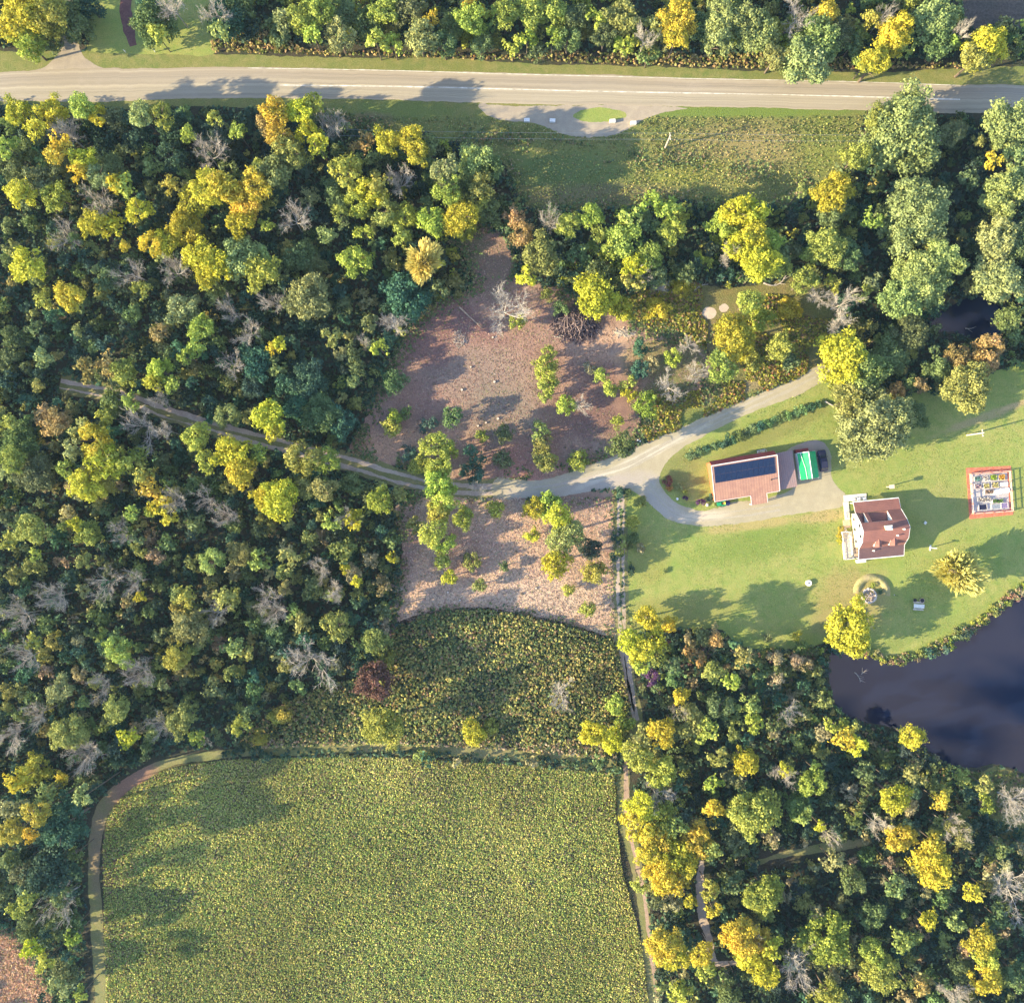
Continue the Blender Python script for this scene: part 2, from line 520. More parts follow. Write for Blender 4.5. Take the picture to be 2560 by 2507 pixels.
grassc = dict(a=(0.265, 0.30, 0.075), b=(0.335, 0.32, 0.10), c=(0.20, 0.275, 0.06))
m_floor = ground_mat('forest_floor', ((0.060, 0.055, 0.034), (0.045, 0.058, 0.028), (0.085, 0.062, 0.045)), 0.08, 0.6, 3.0, bstr=0.6, bdist=0.3)
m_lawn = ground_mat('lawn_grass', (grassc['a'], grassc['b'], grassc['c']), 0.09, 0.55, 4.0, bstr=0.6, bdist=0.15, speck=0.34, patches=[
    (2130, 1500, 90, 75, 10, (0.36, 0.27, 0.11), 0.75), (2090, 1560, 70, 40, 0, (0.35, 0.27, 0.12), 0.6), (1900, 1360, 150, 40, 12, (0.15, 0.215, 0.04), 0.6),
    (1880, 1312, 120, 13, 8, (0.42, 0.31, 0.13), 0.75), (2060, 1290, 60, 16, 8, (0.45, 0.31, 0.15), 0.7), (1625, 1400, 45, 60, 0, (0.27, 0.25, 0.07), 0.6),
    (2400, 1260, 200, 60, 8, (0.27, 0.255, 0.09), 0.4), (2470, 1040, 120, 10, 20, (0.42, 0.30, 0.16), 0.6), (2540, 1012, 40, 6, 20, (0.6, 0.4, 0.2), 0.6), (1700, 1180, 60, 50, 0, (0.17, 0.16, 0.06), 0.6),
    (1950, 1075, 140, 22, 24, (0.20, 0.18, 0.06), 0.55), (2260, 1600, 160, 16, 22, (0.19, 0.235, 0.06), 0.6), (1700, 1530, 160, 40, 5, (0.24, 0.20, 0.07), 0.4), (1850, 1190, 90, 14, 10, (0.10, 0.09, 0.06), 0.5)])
m_verge = ground_mat('meadow_grass', ((0.20, 0.205, 0.06), (0.16, 0.19, 0.055), (0.26, 0.22, 0.08)), 0.05, 0.4, 4.0, bstr=0.7, bdist=0.25, speck=0.4, patches=[
    (1860, 370, 170, 62, 4, (0.30, 0.235, 0.095), 0.85), (1850, 280, 300, 14, 0, (0.15, 0.215, 0.04), 0.8), (1720, 430, 110, 26, 10, (0.26, 0.27, 0.05), 0.7), (1420, 430, 150, 50, 0, (0.10, 0.16, 0.05), 0.6),  # dark green last patch is tree shadow painted into the meadow colour
    (2060, 360, 70, 70, 0, (0.22, 0.25, 0.05), 0.6), (980, 280, 130, 25, 0, (0.15, 0.2, 0.05), 0.6), (920, 300, 60, 20, 0, (0.22, 0.15, 0.10), 0.6), (1500, 490, 200, 30, 0, (0.2, 0.15, 0.09), 0.6)])
m_nverge = ground_mat('roadside_grass', ((0.20, 0.20, 0.06), (0.15, 0.185, 0.05), (0.28, 0.24, 0.09)), 0.08, 0.5, 4.0, bstr=0.5, bdist=0.15, speck=0.35)
m_dark = ground_mat('bare_dark_soil', ((0.10, 0.075, 0.065), (0.085, 0.075, 0.06), (0.13, 0.10, 0.08)), 0.1, 0.5, 2.0, bstr=0.5, stretch=(0.2, 0.2, 1.4))
m_clear = ground_mat('mown_brush', ((0.33, 0.19, 0.145), (0.40, 0.265, 0.19), (0.25, 0.145, 0.12)), 0.06, 0.35, 3.6, bstr=0.5, bdist=0.2, speck=0.4, patches=[
    (1000, 1110, 130, 40, 12, (0.50, 0.30, 0.19), 0.9), (1310, 1150, 60, 60, 40, (0.42, 0.20, 0.15), 0.8), (1560, 860, 110, 40, 0, (0.52, 0.33, 0.22), 0.85), (1500, 880, 90, 30, 10, (0.45, 0.28, 0.19), 0.6),  # pale first patch is a sunlit strip painted into the ground colour
    (1180, 930, 130, 60, 0, (0.29, 0.21, 0.16), 0.7), (1170, 640, 60, 90, 20, (0.24, 0.15, 0.12), 0.7), (1250, 1030, 100, 80, 0, (0.24, 0.19, 0.14), 0.7), (1470, 1040, 110, 60, 0, (0.17, 0.095, 0.08), 0.75),
    (1660, 980, 70, 40, 20, (0.16, 0.17, 0.06), 0.9), (1680, 900, 110, 60, 0, (0.20, 0.19, 0.07), 0.8), (1240, 680, 40, 70, 0, (0.2, 0.15, 0.10), 0.6), (1080, 860, 60, 60, 0, (0.20, 0.10, 0.09), 0.7), (1140, 790, 110, 40, -30, (0.22, 0.11, 0.10), 0.7),
    (1560, 1120, 60, 40, 10, (0.22, 0.15, 0.09), 0.7), (1180, 620, 40, 40, 0, (0.12, 0.16, 0.06), 0.5)])
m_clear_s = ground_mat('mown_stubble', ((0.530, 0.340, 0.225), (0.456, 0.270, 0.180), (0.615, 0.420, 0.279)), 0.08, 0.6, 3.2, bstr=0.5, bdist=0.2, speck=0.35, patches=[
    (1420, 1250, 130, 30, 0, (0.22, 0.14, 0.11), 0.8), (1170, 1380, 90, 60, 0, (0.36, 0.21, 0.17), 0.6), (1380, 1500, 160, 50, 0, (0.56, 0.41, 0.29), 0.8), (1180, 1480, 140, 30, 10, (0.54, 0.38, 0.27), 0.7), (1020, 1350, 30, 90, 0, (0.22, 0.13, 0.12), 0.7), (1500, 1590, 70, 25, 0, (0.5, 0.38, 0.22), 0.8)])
m_scrub = ground_mat('rough_grass', ((0.20, 0.185, 0.055), (0.26, 0.20, 0.09), (0.15, 0.17, 0.05)), 0.08, 0.6, 3.2, bstr=0.9, bdist=0.3, speck=0.5, patches=[
    (1760, 1030, 150, 24, 24, (0.18, 0.21, 0.05), 0.8), (1730, 860, 50, 60, 0, (0.3, 0.2, 0.13), 0.7), (1880, 960, 120, 16, 22, (0.36, 0.25, 0.17), 0.5)])
m_thick = ground_mat('thicket_floor', ((0.10, 0.095, 0.04), (0.12, 0.085, 0.05), (0.07, 0.085, 0.03)), 0.08, 0.6, 3.0, bstr=0.8, bdist=0.3)
m_field = ground_mat('field_floor', ((0.155, 0.14, 0.05), (0.20, 0.15, 0.075), (0.12, 0.13, 0.04)), 0.06, 0.5, 3.0, bstr=0.8, bdist=0.3, patches=[
    (285, 2170, 30, 90, 0, (0.22, 0.12, 0.10), 0.8), (340, 1950, 70, 16, 30, (0.3, 0.14, 0.12), 0.8), (820, 1945, 40, 12, 0, (0.42, 0.26, 0.15), 0.8), (1105, 2130, 8, 120, 0, (0.4, 0.28, 0.12), 0.7), (980, 2210, 50, 40, 0, (0.3, 0.2, 0.11), 0.6)])
m_salmon = ground_mat('dry_grass', ((0.52, 0.31, 0.19), (0.46, 0.30, 0.17), (0.60, 0.40, 0.25)), 0.1, 0.7, 3.0, bstr=0.9, bdist=0.3, speck=0.5)
m_grav = ground_mat('pale_gravel', ((0.385, 0.321, 0.213), (0.348, 0.296, 0.198), (0.429, 0.365, 0.242)), 0.12, 0.45, 5.0, bstr=0.35, bdist=0.06, speck=0.17, patches=[
    (1450, 1215, 180, 26, 6, (0.40, 0.34, 0.30), 0.8), (1650, 1260, 60, 30, -40, (0.42, 0.36, 0.32), 0.6), (2030, 1110, 40, 26, 0, (0.36, 0.27, 0.24), 0.8), (1760, 1290, 60, 12, 5, (0.62, 0.5, 0.38), 0.6), (1590, 1150, 160, 10, 26, (0.6, 0.53, 0.43), 0.6)])  # greyer first patch is the shade at the fork, put into the gravel colour
m_grav2 = ground_mat('grey_gravel', ((0.368, 0.294, 0.220), (0.306, 0.256, 0.200), (0.421, 0.348, 0.253)), 0.12, 0.6, 5.0, bstr=0.3, bdist=0.05, speck=0.15)
m_sand = ground_mat('pale_sand', ((0.55, 0.42, 0.33), (0.5, 0.4, 0.32), (0.6, 0.48, 0.38)), 0.2, 0.8, 4.0, speck=0.2)
m_track = ground_mat('worn_earth', ((0.46, 0.355, 0.28), (0.38, 0.29, 0.24), (0.52, 0.42, 0.33)), 0.1, 0.7, 4.0, bstr=0.4, speck=0.25)
m_lane = ground_mat('mown_lane', ((0.215, 0.205, 0.075), (0.27, 0.225, 0.11), (0.16, 0.18, 0.06)), 0.1, 0.5, 3.5, bstr=0.5, speck=0.3, patches=[(330, 1955, 70, 45, 40, (0.30, 0.15, 0.12), 0.75), (250, 2120, 30, 120, 0, (0.2, 0.13, 0.10), 0.6)])
m_redlit = ground_mat('leaf_litter', ((0.17, 0.075, 0.07), (0.13, 0.06, 0.06), (0.22, 0.11, 0.09)), 0.1, 0.7, 3.0, speck=0.4)

# base terrain out to the horizon
me = bpy.data.meshes.new('ground')
R = 2500.0
me.from_pydata([(-R, -R, 0), (R, -R, 0), (R, R, 0), (-R, R, 0)], [], [(0, 1, 2, 3)])
me.materials.append(m_floor)
tag(link('ground', me), kind='structure')

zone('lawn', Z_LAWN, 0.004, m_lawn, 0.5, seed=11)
zone('meadow', Z_VERGE, 0.004, m_verge, 0.5, seed=12)
zone('verge', Z_VERGE_W, 0.008, m_verge, 0.4, seed=13)
zone('verge', Z_NVERGE, 0.004, m_nverge, 0.5, seed=14)
zone('grass_ground', Z_NGRASS, 0.006, m_lawn, 0.5, seed=15)
zone('bare_field', Z_DARKFIELD, 0.004, m_dark, 0.4, seed=16)
zone('clearing', Z_CLEAR, 0.006, m_clear, 0.9, seed=17)
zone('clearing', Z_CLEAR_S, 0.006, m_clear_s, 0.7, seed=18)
zone('rough_ground', Z_SCRUB, 0.009, m_scrub, 0.9, seed=19)
zone('thicket_ground', Z_THICKET, 0.006, m_thick, 0.6, seed=20)
zone('field', Z_FIELD, 0.006, m_field, 0.3, seed=21)
zone('dry_grass_ground', Z_SALMON, 0.006, m_salmon, 0.9, seed=22)
zone('driveway', Z_DRIVE, 0.0185, m_grav, 0.45, seed=23)
zone('gravel_turnout', Z_PULL, 0.012, m_grav2, 0.45, seed=24)
zone('grass_island', Z_ISLAND, 0.018, m_lawn, 0.4, seed=25)
zone('gravel_apron', Z_APRON, 0.012, m_grav2, 0.4, seed=26)
for (px, py, r) in Z_PATCHES:
    zone('sand_patch', [(px + r * math.cos(t), py + r * math.sin(t)) for t in np.linspace(0, 6.28, 10)[:-1]], 0.014, m_sand, 0.5, seed=int(px))
strip('leaf_path', [(322, -40), (316, 30), (325, 80), (335, 115)], [30, 32, 26, 18], 0.010, m_redlit, 0.5, seed=3)

# the road: a worn pale two-lane with dusty shoulders
m, nt, b = newmat('worn_asphalt')
uvn = nt.nodes.new('ShaderNodeTexCoord').outputs['UV']
sp = nt.nodes.new('ShaderNodeSeparateXYZ'); nt.links.new(uvn, sp.inputs[0])
vo = obj_coord(nt)
st = nt.nodes.new('ShaderNodeMapping'); st.inputs['Scale'].default_value = (0.02, 26.0, 1); nt.links.new(uvn, st.inputs['Vector'])
streak = noise(nt, st.outputs['Vector'], 1.0, 4, 0.6)
wig = math_n(nt, 'ADD', sp.outputs['Y'], math_n(nt, 'MULTIPLY', math_n(nt, 'SUBTRACT', noise(nt, vo, 0.3, 5), 0.5), 0.05))
lane = ramp(nt, wig, [(0.0, (0.399, 0.322, 0.230)), (0.08, (0.335, 0.281, 0.209)), (0.22, (0.370, 0.312, 0.227)), (0.36, (0.349, 0.295, 0.218)), (0.46, (0.427, 0.358, 0.260)), (0.52, (0.328, 0.273, 0.206)), (0.62, (0.370, 0.309, 0.230)), (0.72, (0.306, 0.256, 0.197)), (0.86, (0.335, 0.277, 0.209)), (0.93, (0.399, 0.334, 0.248)), (1.0, (0.314, 0.253, 0.176))])
c = mixc(nt, 1.0, lane, ramp(nt, streak, [(0.3, 0.78), (0.7, 1.14)]), 'MULTIPLY')
c = mixc(nt, 1.0, c, ramp(nt, noise(nt, vo, 4.0, 5, 0.7), [(0.3, 0.92), (0.7, 1.06)]), 'MULTIPLY')
crk = noise(nt, vo, 0.18, 6, 0.7, 0.4)
c = mixc(nt, ramp(nt, crk, [(0.55, 0.0), (0.75, 0.35)]), c, (0.43, 0.36, 0.29))
nt.links.new(c, b.inputs['Base Color'])
bump(nt, b, noise(nt, vo, 6.0, 4), 0.15, 0.03)
M_ROAD = m
strip('road', [(-700, 228), (0, 219), (240, 213), (480, 208), (700, 206), (1000, 213), (1280, 221), (1500, 226), (1800, 232), (2100, 238), (2400, 248), (2560, 251), (3200, 275)],
      [72, 74, 82, 80, 76, 78, 76, 76, 72, 72, 74, 72, 72], 0.020, M_ROAD, 0.35, 0.5, seed=5)
m_paint = plain('faded_paint', (0.66, 0.60, 0.52), 0.8, 0.35, 0.8)
strip('road_marking', [(620, 170.5), (1000, 177.5), (1280, 186), (1500, 191), (1800, 198.5), (2100, 204), (2400, 214)], 1.6, 0.025, m_paint, 0.05, 0.6, seed=8)
strip('road_marking', [(700, 214), (1000, 217), (1280, 224), (1500, 229.5), (1800, 235), (2100, 241), (2400, 250)], 2.2, 0.025, m_paint, 0.1, 0.6, seed=9)

# tracks and mown lanes
TRK = [(150, 958), (270, 982), (330, 1000), (400, 1028), (480, 1052), (560, 1076), (640, 1098), (720, 1118), (800, 1140), (880, 1160), (960, 1185), (1040, 1206), (1110, 1219), (1190, 1224), (1260, 1221)]
strip('track_grass', TRK, 44, 0.009, m_lane, 0.7, seed=31)
strip('wheel_track', [(x + 3, y - 10) for x, y in TRK], [9] * 12 + [11, 12, 14], 0.014, m_track, 0.5, seed=32)
strip('wheel_track', [(x - 3, y + 10) for x, y in TRK], [9] * 12 + [11, 12, 14], 0.014, m_track, 0.5, seed=33)
SP = [(1553, 1222), (1552, 1290), (1551, 1370), (1551, 1450), (1553, 1530), (1558, 1600), (1566, 1680), (1578, 1750), (1590, 1800), (1586, 1850), (1558, 1910)]
strip('path', SP, [34, 34, 34, 32, 30, 34, 40, 38, 34, 34, 30], 0.012, m_lane, 0.6, seed=34)
strip('wheel_track', [(x - 5, y) for x, y in SP[:9]], [8, 9, 10, 10, 8, 8, 14, 12, 10], 0.016, m_track, 0.5, seed=35)
strip('wheel_track', [(x + 6, y) for x, y in SP[:9]], [8, 9, 10, 10, 8, 8, 14, 12, 10], 0.016, m_track, 0.5, seed=36)
SP2 = [(1556, 1905), (1558, 1960), (1560, 2020), (1572, 2090), (1590, 2160), (1603, 2230), (1612, 2300), (1622, 2380), (1632, 2450), (1642, 2540), (1650, 2660)]
strip('path', SP2, 32, 0.012, m_lane, 0.5, seed=37)
strip('wheel_track', [(x + 6, y) for x, y in SP2], [12, 14, 14, 14, 12, 10, 12, 10, 9, 8, 8], 0.016, ground_mat('worn_red_earth', ((0.42, 0.28, 0.21), (0.36, 0.24, 0.17), (0.5, 0.36, 0.26)), 0.1, 0.7, 4.0, speck=0.3), 0.5, seed=38)
LANE = [(1548, 1908), (1440, 1900), (1280, 1886), (1120, 1876), (960, 1871), (800, 1873), (640, 1879), (540, 1886), (450, 1898), (390, 1920), (330, 1955), (285, 1990), (255, 2030), (238, 2090), (236, 2180), (240, 2280), (246, 2380), (250, 2480), (254, 2700)]
strip('mown_lane', LANE, [26, 26, 26, 26, 25, 25, 25, 25, 27, 28, 32, 36, 34, 30, 28, 26, 26, 26, 26], 0.012, m_lane, 0.5, seed=39)
strip('sandy_track', [(1756, 2145), (1752, 2210), (1757, 2290), (1770, 2350), (1785, 2410), (1840, 2408), (1880, 2395)], [18, 18, 18, 14, 14, 12, 10], 0.010, m_track, 0.7, seed=40)
strip('sandy_track', [(1768, 2455), (1800, 2440), (1830, 2425)], [12, 12, 10], 0.010, m_track, 0.7, seed=41)
strip('grass_strip', [(1900, 2160), (1960, 2140), (2020, 2130), (2090, 2115), (2180, 2105)], [14, 22, 24, 20, 12], 0.010, m_lane, 0.8, seed=42)
strip('worn_path', [(1520, 880), (1600, 850), (1680, 838), (1730, 860), (1765, 905), (1785, 960), (1800, 985)], [10, 12, 12, 12, 12, 12, 10], 0.014, ground_mat('worn_brown_earth', ((0.36, 0.23, 0.17), (0.28, 0.18, 0.13), (0.42, 0.3, 0.22)), 0.1, 0.7, 4.0, speck=0.3), 0.5, seed=43)
strip('worn_path', [(960, 1620), (985, 1560), (985, 1500), (990, 1470)], [10, 14, 16, 14], 0.012, ground_mat('worn_purple_earth', ((0.26, 0.17, 0.16), (0.2, 0.13, 0.13), (0.32, 0.22, 0.2)), 0.1, 0.7, 4.0, speck=0.3), 0.6, seed=44)

DL = [(2040, 935), (1960, 975), (1860, 1020), (1770, 1062), (1690, 1100), (1620, 1140), (1560, 1170), (1480, 1192), (1380, 1212), (1290, 1221)]
m_pack = ground_mat('packed_gravel', ((0.40, 0.345, 0.255), (0.36, 0.31, 0.235), (0.45, 0.39, 0.29)), 0.2, 0.8, 5.0, bstr=0.3, speck=0.22)
for off, sd in ((-6, 71), (7, 72)):
    strip('wheel_lane', [(x, y + off) for x, y in DL], [5, 5, 6, 6, 6, 6, 7, 7, 7, 6], 0.0225, m_pack, 0.35, seed=sd)
    strip('wheel_lane', [(1608, 1196 + off), (1640, 1232 + off), (1672, 1268 + off), (1715, 1288 + off), (1780, 1292 + off), (1860, 1282 + off), (1950, 1268 + off)], [4, 5, 5, 5, 5, 5, 4], 0.0225, m_pack, 0.35, seed=sd + 5)
# still water
def water_mat(name, base):
    m, nt, b = newmat(name)
    b.inputs['Base Color'].default_value = (*base, 1)
    b.inputs['Roughness'].default_value = 0.03
    b.inputs['Specular IOR Level'].default_value = 0.5
    b.inputs['IOR'].default_value = 1.333
    v = obj_coord(nt)
    bump(nt, b, noise(nt, v, 1.6, 3), 0.04, 0.02)
    return m
m_water = water_mat('pond_water', (0.004, 0.008, 0.028))
zone('pond', Z_POND, 0.012, m_water, 0.5, seed=51)
zone('creek', Z_CREEK, 0.012, m_water, 0.4, seed=52)
zone('mud_bank', [(1960, 1662), (2020, 1655), (2075, 1652), (2080, 1664), (2030, 1672), (1965, 1674)], 0.010, m_track, 0.3, seed=53)
zone('reed_ground', [(1880, 1690), (1960, 1680), (2020, 1700), (2010, 1770), (1930, 1775), (1880, 1740)], 0.008, m_lawn, 0.6, seed=54)
zone('bank_ground', [(2380, 1905), (2440, 1925), (2500, 1912), (2600, 1950), (2760, 2000), (2760, 2200), (2560, 2160), (2500, 2080), (2440, 1990)], 0.008, m_scrub, 0.6, seed=55)
# ------------------------------------------------------------------ the house
def shingle(name, col, col2, seam=0.0, seam_rot=0.0):
    m, nt, b = newmat(name)
    v = obj_coord(nt)
    n1 = noise(nt, v, 0.6, 5, 0.6); n2 = noise(nt, v, 6.0, 3)
    c = mixc(nt, ramp(nt, n1, [(0.35, 0), (0.7, 1)]), col, col2)
    w = nt.nodes.new('ShaderNodeTexWave'); w.wave_type = 'BANDS'
    w.bands_direction = 'X' if seam else 'Y'
    w.inputs['Scale'].default_value = seam or 0.9
    w.inputs['Distortion'].default_value = 0.2
    nt.links.new(v, w.inputs['Vector'])
    c = mixc(nt, 1.0, c, ramp(nt, w.outputs['Fac'], [(0.0, 0.84), (0.25, 1.0)]), 'MULTIPLY')
    c = mixc(nt, 1.0, c, ramp(nt, n2, [(0.3, 0.85), (0.7, 1.1)]), 'MULTIPLY')
    nt.links.new(c, b.inputs['Base Color'])
    b.inputs['Roughness'].default_value = 0.75
    bump(nt, b, w.outputs['Fac'], 0.3, 0.03)
    return m
m_hroof = shingle('house_shingle', (0.285, 0.125, 0.10), (0.225, 0.10, 0.085))
m_broof = shingle('barn_metal', (0.43, 0.235, 0.165), (0.33, 0.17, 0.13), 0.55)
m_cream = plain('cream_siding', (0.72, 0.60, 0.40), 0.7, 0.08, 1.0)
m_white = plain('white_paint', (0.80, 0.77, 0.72), 0.5, 0.08, 2.0)
m_deck = plain('weathered_deck', (0.62, 0.54, 0.44), 0.8, 0.25, 3.0)
m_conc = plain('pale_concrete', (0.66, 0.60, 0.52), 0.85, 0.12, 1.5)
m_brick = plain('tan_brick', (0.55, 0.38, 0.26), 0.85, 0.2, 6.0)
m_red = plain('barn_red', (0.62, 0.16, 0.08), 0.65, 0.18, 1.0)
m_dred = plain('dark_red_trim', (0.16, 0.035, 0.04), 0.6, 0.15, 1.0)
m_dark = plain('dark_interior', (0.03, 0.028, 0.035), 0.8, 0.2, 1.0)
m_grey = plain('galvanised_grey', (0.45, 0.45, 0.46), 0.4, 0.15, 2.0, 0.5, 0.6)
mg, ntg, bg_ = newmat('window_glass')
bg_.inputs['Base Color'].default_value = (0.03, 0.04, 0.06, 1); bg_.inputs['Roughness'].default_value = 0.06; bg_.inputs['Specular IOR Level'].default_value = 0.5
m_glass = mg

HR = math.radians(5.5)
house = thing('house', 'red-brown roofed cream house with gables and dormers beside the pond lawn', 'house', P(2184, 1320), HR)
U = 4.9
# lower walls (one storey under the lean-to roofs) and upper gambrel body
w = MB()
prof = [(-3.75, 0), (-3.75, 3.5), (-2.4, 5.75), (0, 7.0), (1.7, 5.85), (3.6, 3.5), (3.6, 0)]     # v, z
def gable_poly(u, pr): return [(u, v, z) for v, z in pr]
w.poly(gable_poly(-U + 0.25, prof)); w.poly(list(reversed(gable_poly(U - 0.25, prof))))
w.box(-U + 0.25, U - 0.25, 3.58, 3.62, 0, 3.2); w.box(-U + 0.25, U - 0.25, -3.77, -3.73, 0, 3.2)
w.box(-U + 0.6, U - 0.6, -5.9, -3.8, 0, 0.35)
w.build('wall', m_cream, house)
rf = MB()
T = 0.16
def rq(u0, u1, v0, z0, v1, z1): rf.slab([(u0, v0, z0), (u1, v0, z0), (u1, v1, z1), (u0, v1, z1)], T)
# north side: upper pitch, steep pitch with two recessed openings, porch roof
rq(-U, U, 1.7, 5.95, 0.0, 7.1)
for (u0, u1) in ((-U, -4.45), (-3.15, -2.4), (1.9, U)): rq(u0, u1, 3.75, 3.55, 1.7, 5.95)
rq(-U, U, 6.15, 2.75, 3.72, 3.5)
# south side
rq(-U, U, 0.0, 7.1, -2.4, 5.85)
rq(-U, U, -2.4, 5.85, -3.9, 3.55)
roof = rf.build('roof', m_hroof, house)
rf = MB(); rq(-U, U, -3.86, 3.45, -6.3, 2.7); rf.build('lean_to_roof', shingle('lean_to_shingle', (.15, .085, .085), (.12, .07, .078)), house)
# recess linings
rec = MB()
for (u0, u1) in ((-4.45, -3.15), (-2.4, 1.9)):
    rec.box(u0 + .02, u1 - .02, 1.45, 1.58, 3.42, 5.85)             # back wall
    for uu in (u0 - 0.05, u1 - 0.05):
        tri = [(uu, 1.6, 5.9), (uu, 1.6, 3.5), (uu, 3.7, 3.5)]
        rec.poly(tri); rec.poly([(x + 0.1, y, z) for x, y, z in reversed(tri)])
        rec.poly([(uu, 1.6, 5.9), (uu, 3.7, 3.5), (uu + .1, 3.7, 3.5), (uu + .1, 1.6, 5.9)])
rec.build('dormer_wall', m_white, house)
rb = MB()
for (u0, u1) in ((-4.43, -3.17), (-2.38, 1.88)): rb.box(u0, u1, 1.6, 3.6, 3.36, 3.42)
rb.build('balcony_floor', m_hroof, house)
# south dormers: cheeks and small gabled roofs
for (u0, u1) in ((-2.1, -0.75), (1.15, 2.6)):
    d = MB(); um = (u0 + u1) / 2
    d.poly([(u0, -3.6, 3.9), (u0, -3.6, 5.2), (u0, -2.5, 5.75)]); d.poly([(u1, -3.6, 3.9), (u1, -2.5, 5.75), (u1, -3.6, 5.2)])
    d.poly([(u0, -3.6, 3.9), (u1, -3.6, 3.9), (u1, -3.6, 5.2), (um, -3.6, 5.75), (u0, -3.6, 5.2)])
    dm = d.build('dormer', m_white, house)
    r = MB()
    r.slab([(u0 - .15, -3.75, 5.1), (um, -3.75, 5.85), (um, -1.9, 6.1), (u0 - .15, -2.3, 5.7)], .08)
    r.slab([(um + .003, -3.75, 5.85), (u1 + .15, -3.75, 5.1), (u1 + .15, -2.3, 5.7), (um + .003, -1.9, 6.1)], .08)
    r.build('dormer_roof', m_hroof, dm)
    g = MB(); g.box(u0 + .3, u1 - .3, -3.63, -3.605, 4.3, 5.1); g.build('pane', m_glass, dm)
# white barge boards along gables and eaves
tr = MB()
def beam(p0, p1, t=0.13):
    tr.tube(p0, p1, t, t, 4)
for u in (-U - .02, U + .02):
    pts = [(u, 3.75, 3.5), (u, 1.7, 5.86), (u, 0, 7.0), (u, -2.4, 5.77), (u, -3.9, 3.48)]
    for a, c_ in zip(pts, pts[1:]): beam(a, c_, 0.10)
beam((-U, 6.18, 2.7), (U, 6.18, 2.7)); beam((-U, -6.33, 2.65), (U, -6.33, 2.65))
for vv, z in ((6.15, 2.7), (-6.3, 2.65)):
    for u in (-U - .02, U + .02): beam((u, vv, z), (u, 3.7 if vv > 0 else -3.85, 3.42), .07)
tr.build('trim', m_white, house)
# porch posts
for i in range(6):
    u = -U + .3 + i * (2 * U - .6) / 5
    pp = MB(); pp.box(u - .07, u + .07, 5.85, 5.99, 0, 2.72); pp.build('porch_post', m_white, house)
    pp = MB(); pp.box(u - .07, u + .07, -6.12, -5.98, 0.3, 2.68); pp.build('porch_post', m_white, house)
# windows on the gable ends and under the porches
def window(u, v, z, w_, h_, face):
    fr = MB(); gl = MB()
    if face in 'WE':
        s = -1 if face == 'W' else 1
        x0 = u; fr.box(x0 - .03, x0 + .03, v - w_ / 2 - .08, v + w_ / 2 + .08, z - .08, z + h_ + .08)
        gl.box(x0 + s * .035 - .006, x0 + s * .035 + .006, v - w_ / 2, v + w_ / 2, z, z + h_)
    else:
        s = -1 if face == 'S' else 1
        fr.box(u - w_ / 2 - .08, u + w_ / 2 + .08, v - .03, v + .03, z - .08, z + h_ + .08)
        gl.box(u - w_ / 2, u + w_ / 2, v + s * .035 - .006, v + s * .035 + .006, z, z + h_)
    f = fr.build('window', m_white, house)
    gl.build('pane', m_glass, f)
for v, z in ((-2.4, 1.1), (0.2, 1.1), (2.4, 1.1), (-1.2, 4.0), (1.1, 4.0)):
    window(-U + .22, v, z, 0.75, 1.1, 'W'); window(U - .22, v, z, 0.75, 1.1, 'E')
for u in (-3.2, -0.4, 3.0):
    window(u, 3.65, 1.0, 1.0, 1.2, 'N'); window(u, -3.80, 1.0, 1.0, 1.2, 'S')
dr = MB(); dr.box(1.0, 1.95, 3.63, 3.69, 0.1, 2.15); dd = dr.build('door', plain('dark_green_door', (0.06, 0.09, 0.07), .5), house)
kn = MB(); kn.rock((1.1, 3.73, 1.05), .05, random, 1, 4, 6); kn.build('handle', m_grey, dd)
# chimney, vents and dish
ch = MB(); ch.box(-.35, .6, -.15, .75, 5.9, 8.35); chimney = ch.build('chimney', m_cream, roof)
cc = MB(); cc.box(-.43, .68, -.23, .83, 8.35, 8.47); cc.box(-.1, .35, .1, .5, 8.47, 8.62); cc.build('chimney_cap', m_conc, chimney)
for (u, v, z) in ((3.5, -.35, 7.0), (-1.9, -4.6, 3.3), (2.3, -1.6, 6.3)):
    vp = MB(); vp.tube((u, v, z - .2), (u, v, z + .55), .13, .13, 8); vp.tube((u, v, z + .55), (u, v, z + .62), .2, .2, 8); vp.build('roof_vent', m_white, roof)
# west deck with white rails, steps and side porch
dk = MB()
for i in range(14):
    dk.box(-7.25 + i * .168, -7.25 + i * .168 + .15, -6.1, -0.2, .36, .41)
dk.box(-7.25, -4.92, -6.12, -0.2, .1, .34)
dk.build('deck', m_deck, house)
rl = MB()
for (a, c_) in (((-7.3, -6.15), (-7.3, -.2)), ((-7.3, -6.15), (-5.2, -6.15)), ((-7.3, -.15), (-6.0, -.15)), ((-5.55, -5.2), (-5.55, -1.2))):
    for z in (.75, 1.2): rl.tube((*a, z), (*c_, z), .07, .07, 4)
    L = math.dist(a, c_); n = max(2, int(L / .7))
    for i in range(n + 1):
        t = i / n; x = a[0] + (c_[0] - a[0]) * t; y = a[1] + (c_[1] - a[1]) * t
        rl.box(x - .05, x + .05, y - .05, y + .05, .4, 1.22)
rl.build('railing', m_white, house)
stp = MB()
for i in range(3): stp.box(-7.25 + .0, -6.0, -.15 + i * .3, .15 + i * .3, 0.02, .38 - i * .12)
stp.build('steps', m_deck, house)
sp_ = MB(); sp_.box(-4.88, -3.75, -6.1, -3.9, .36, .44); sp_.build('side_porch', m_brick, house)
pt = MB(); pt.box(-5.9, -0.9, 6.35, 7.75, 0.02, .14); pt.box(-6.1, -4.95, 2.4, 6.3, .02, .13); pt.build('patio', m_conc, house)
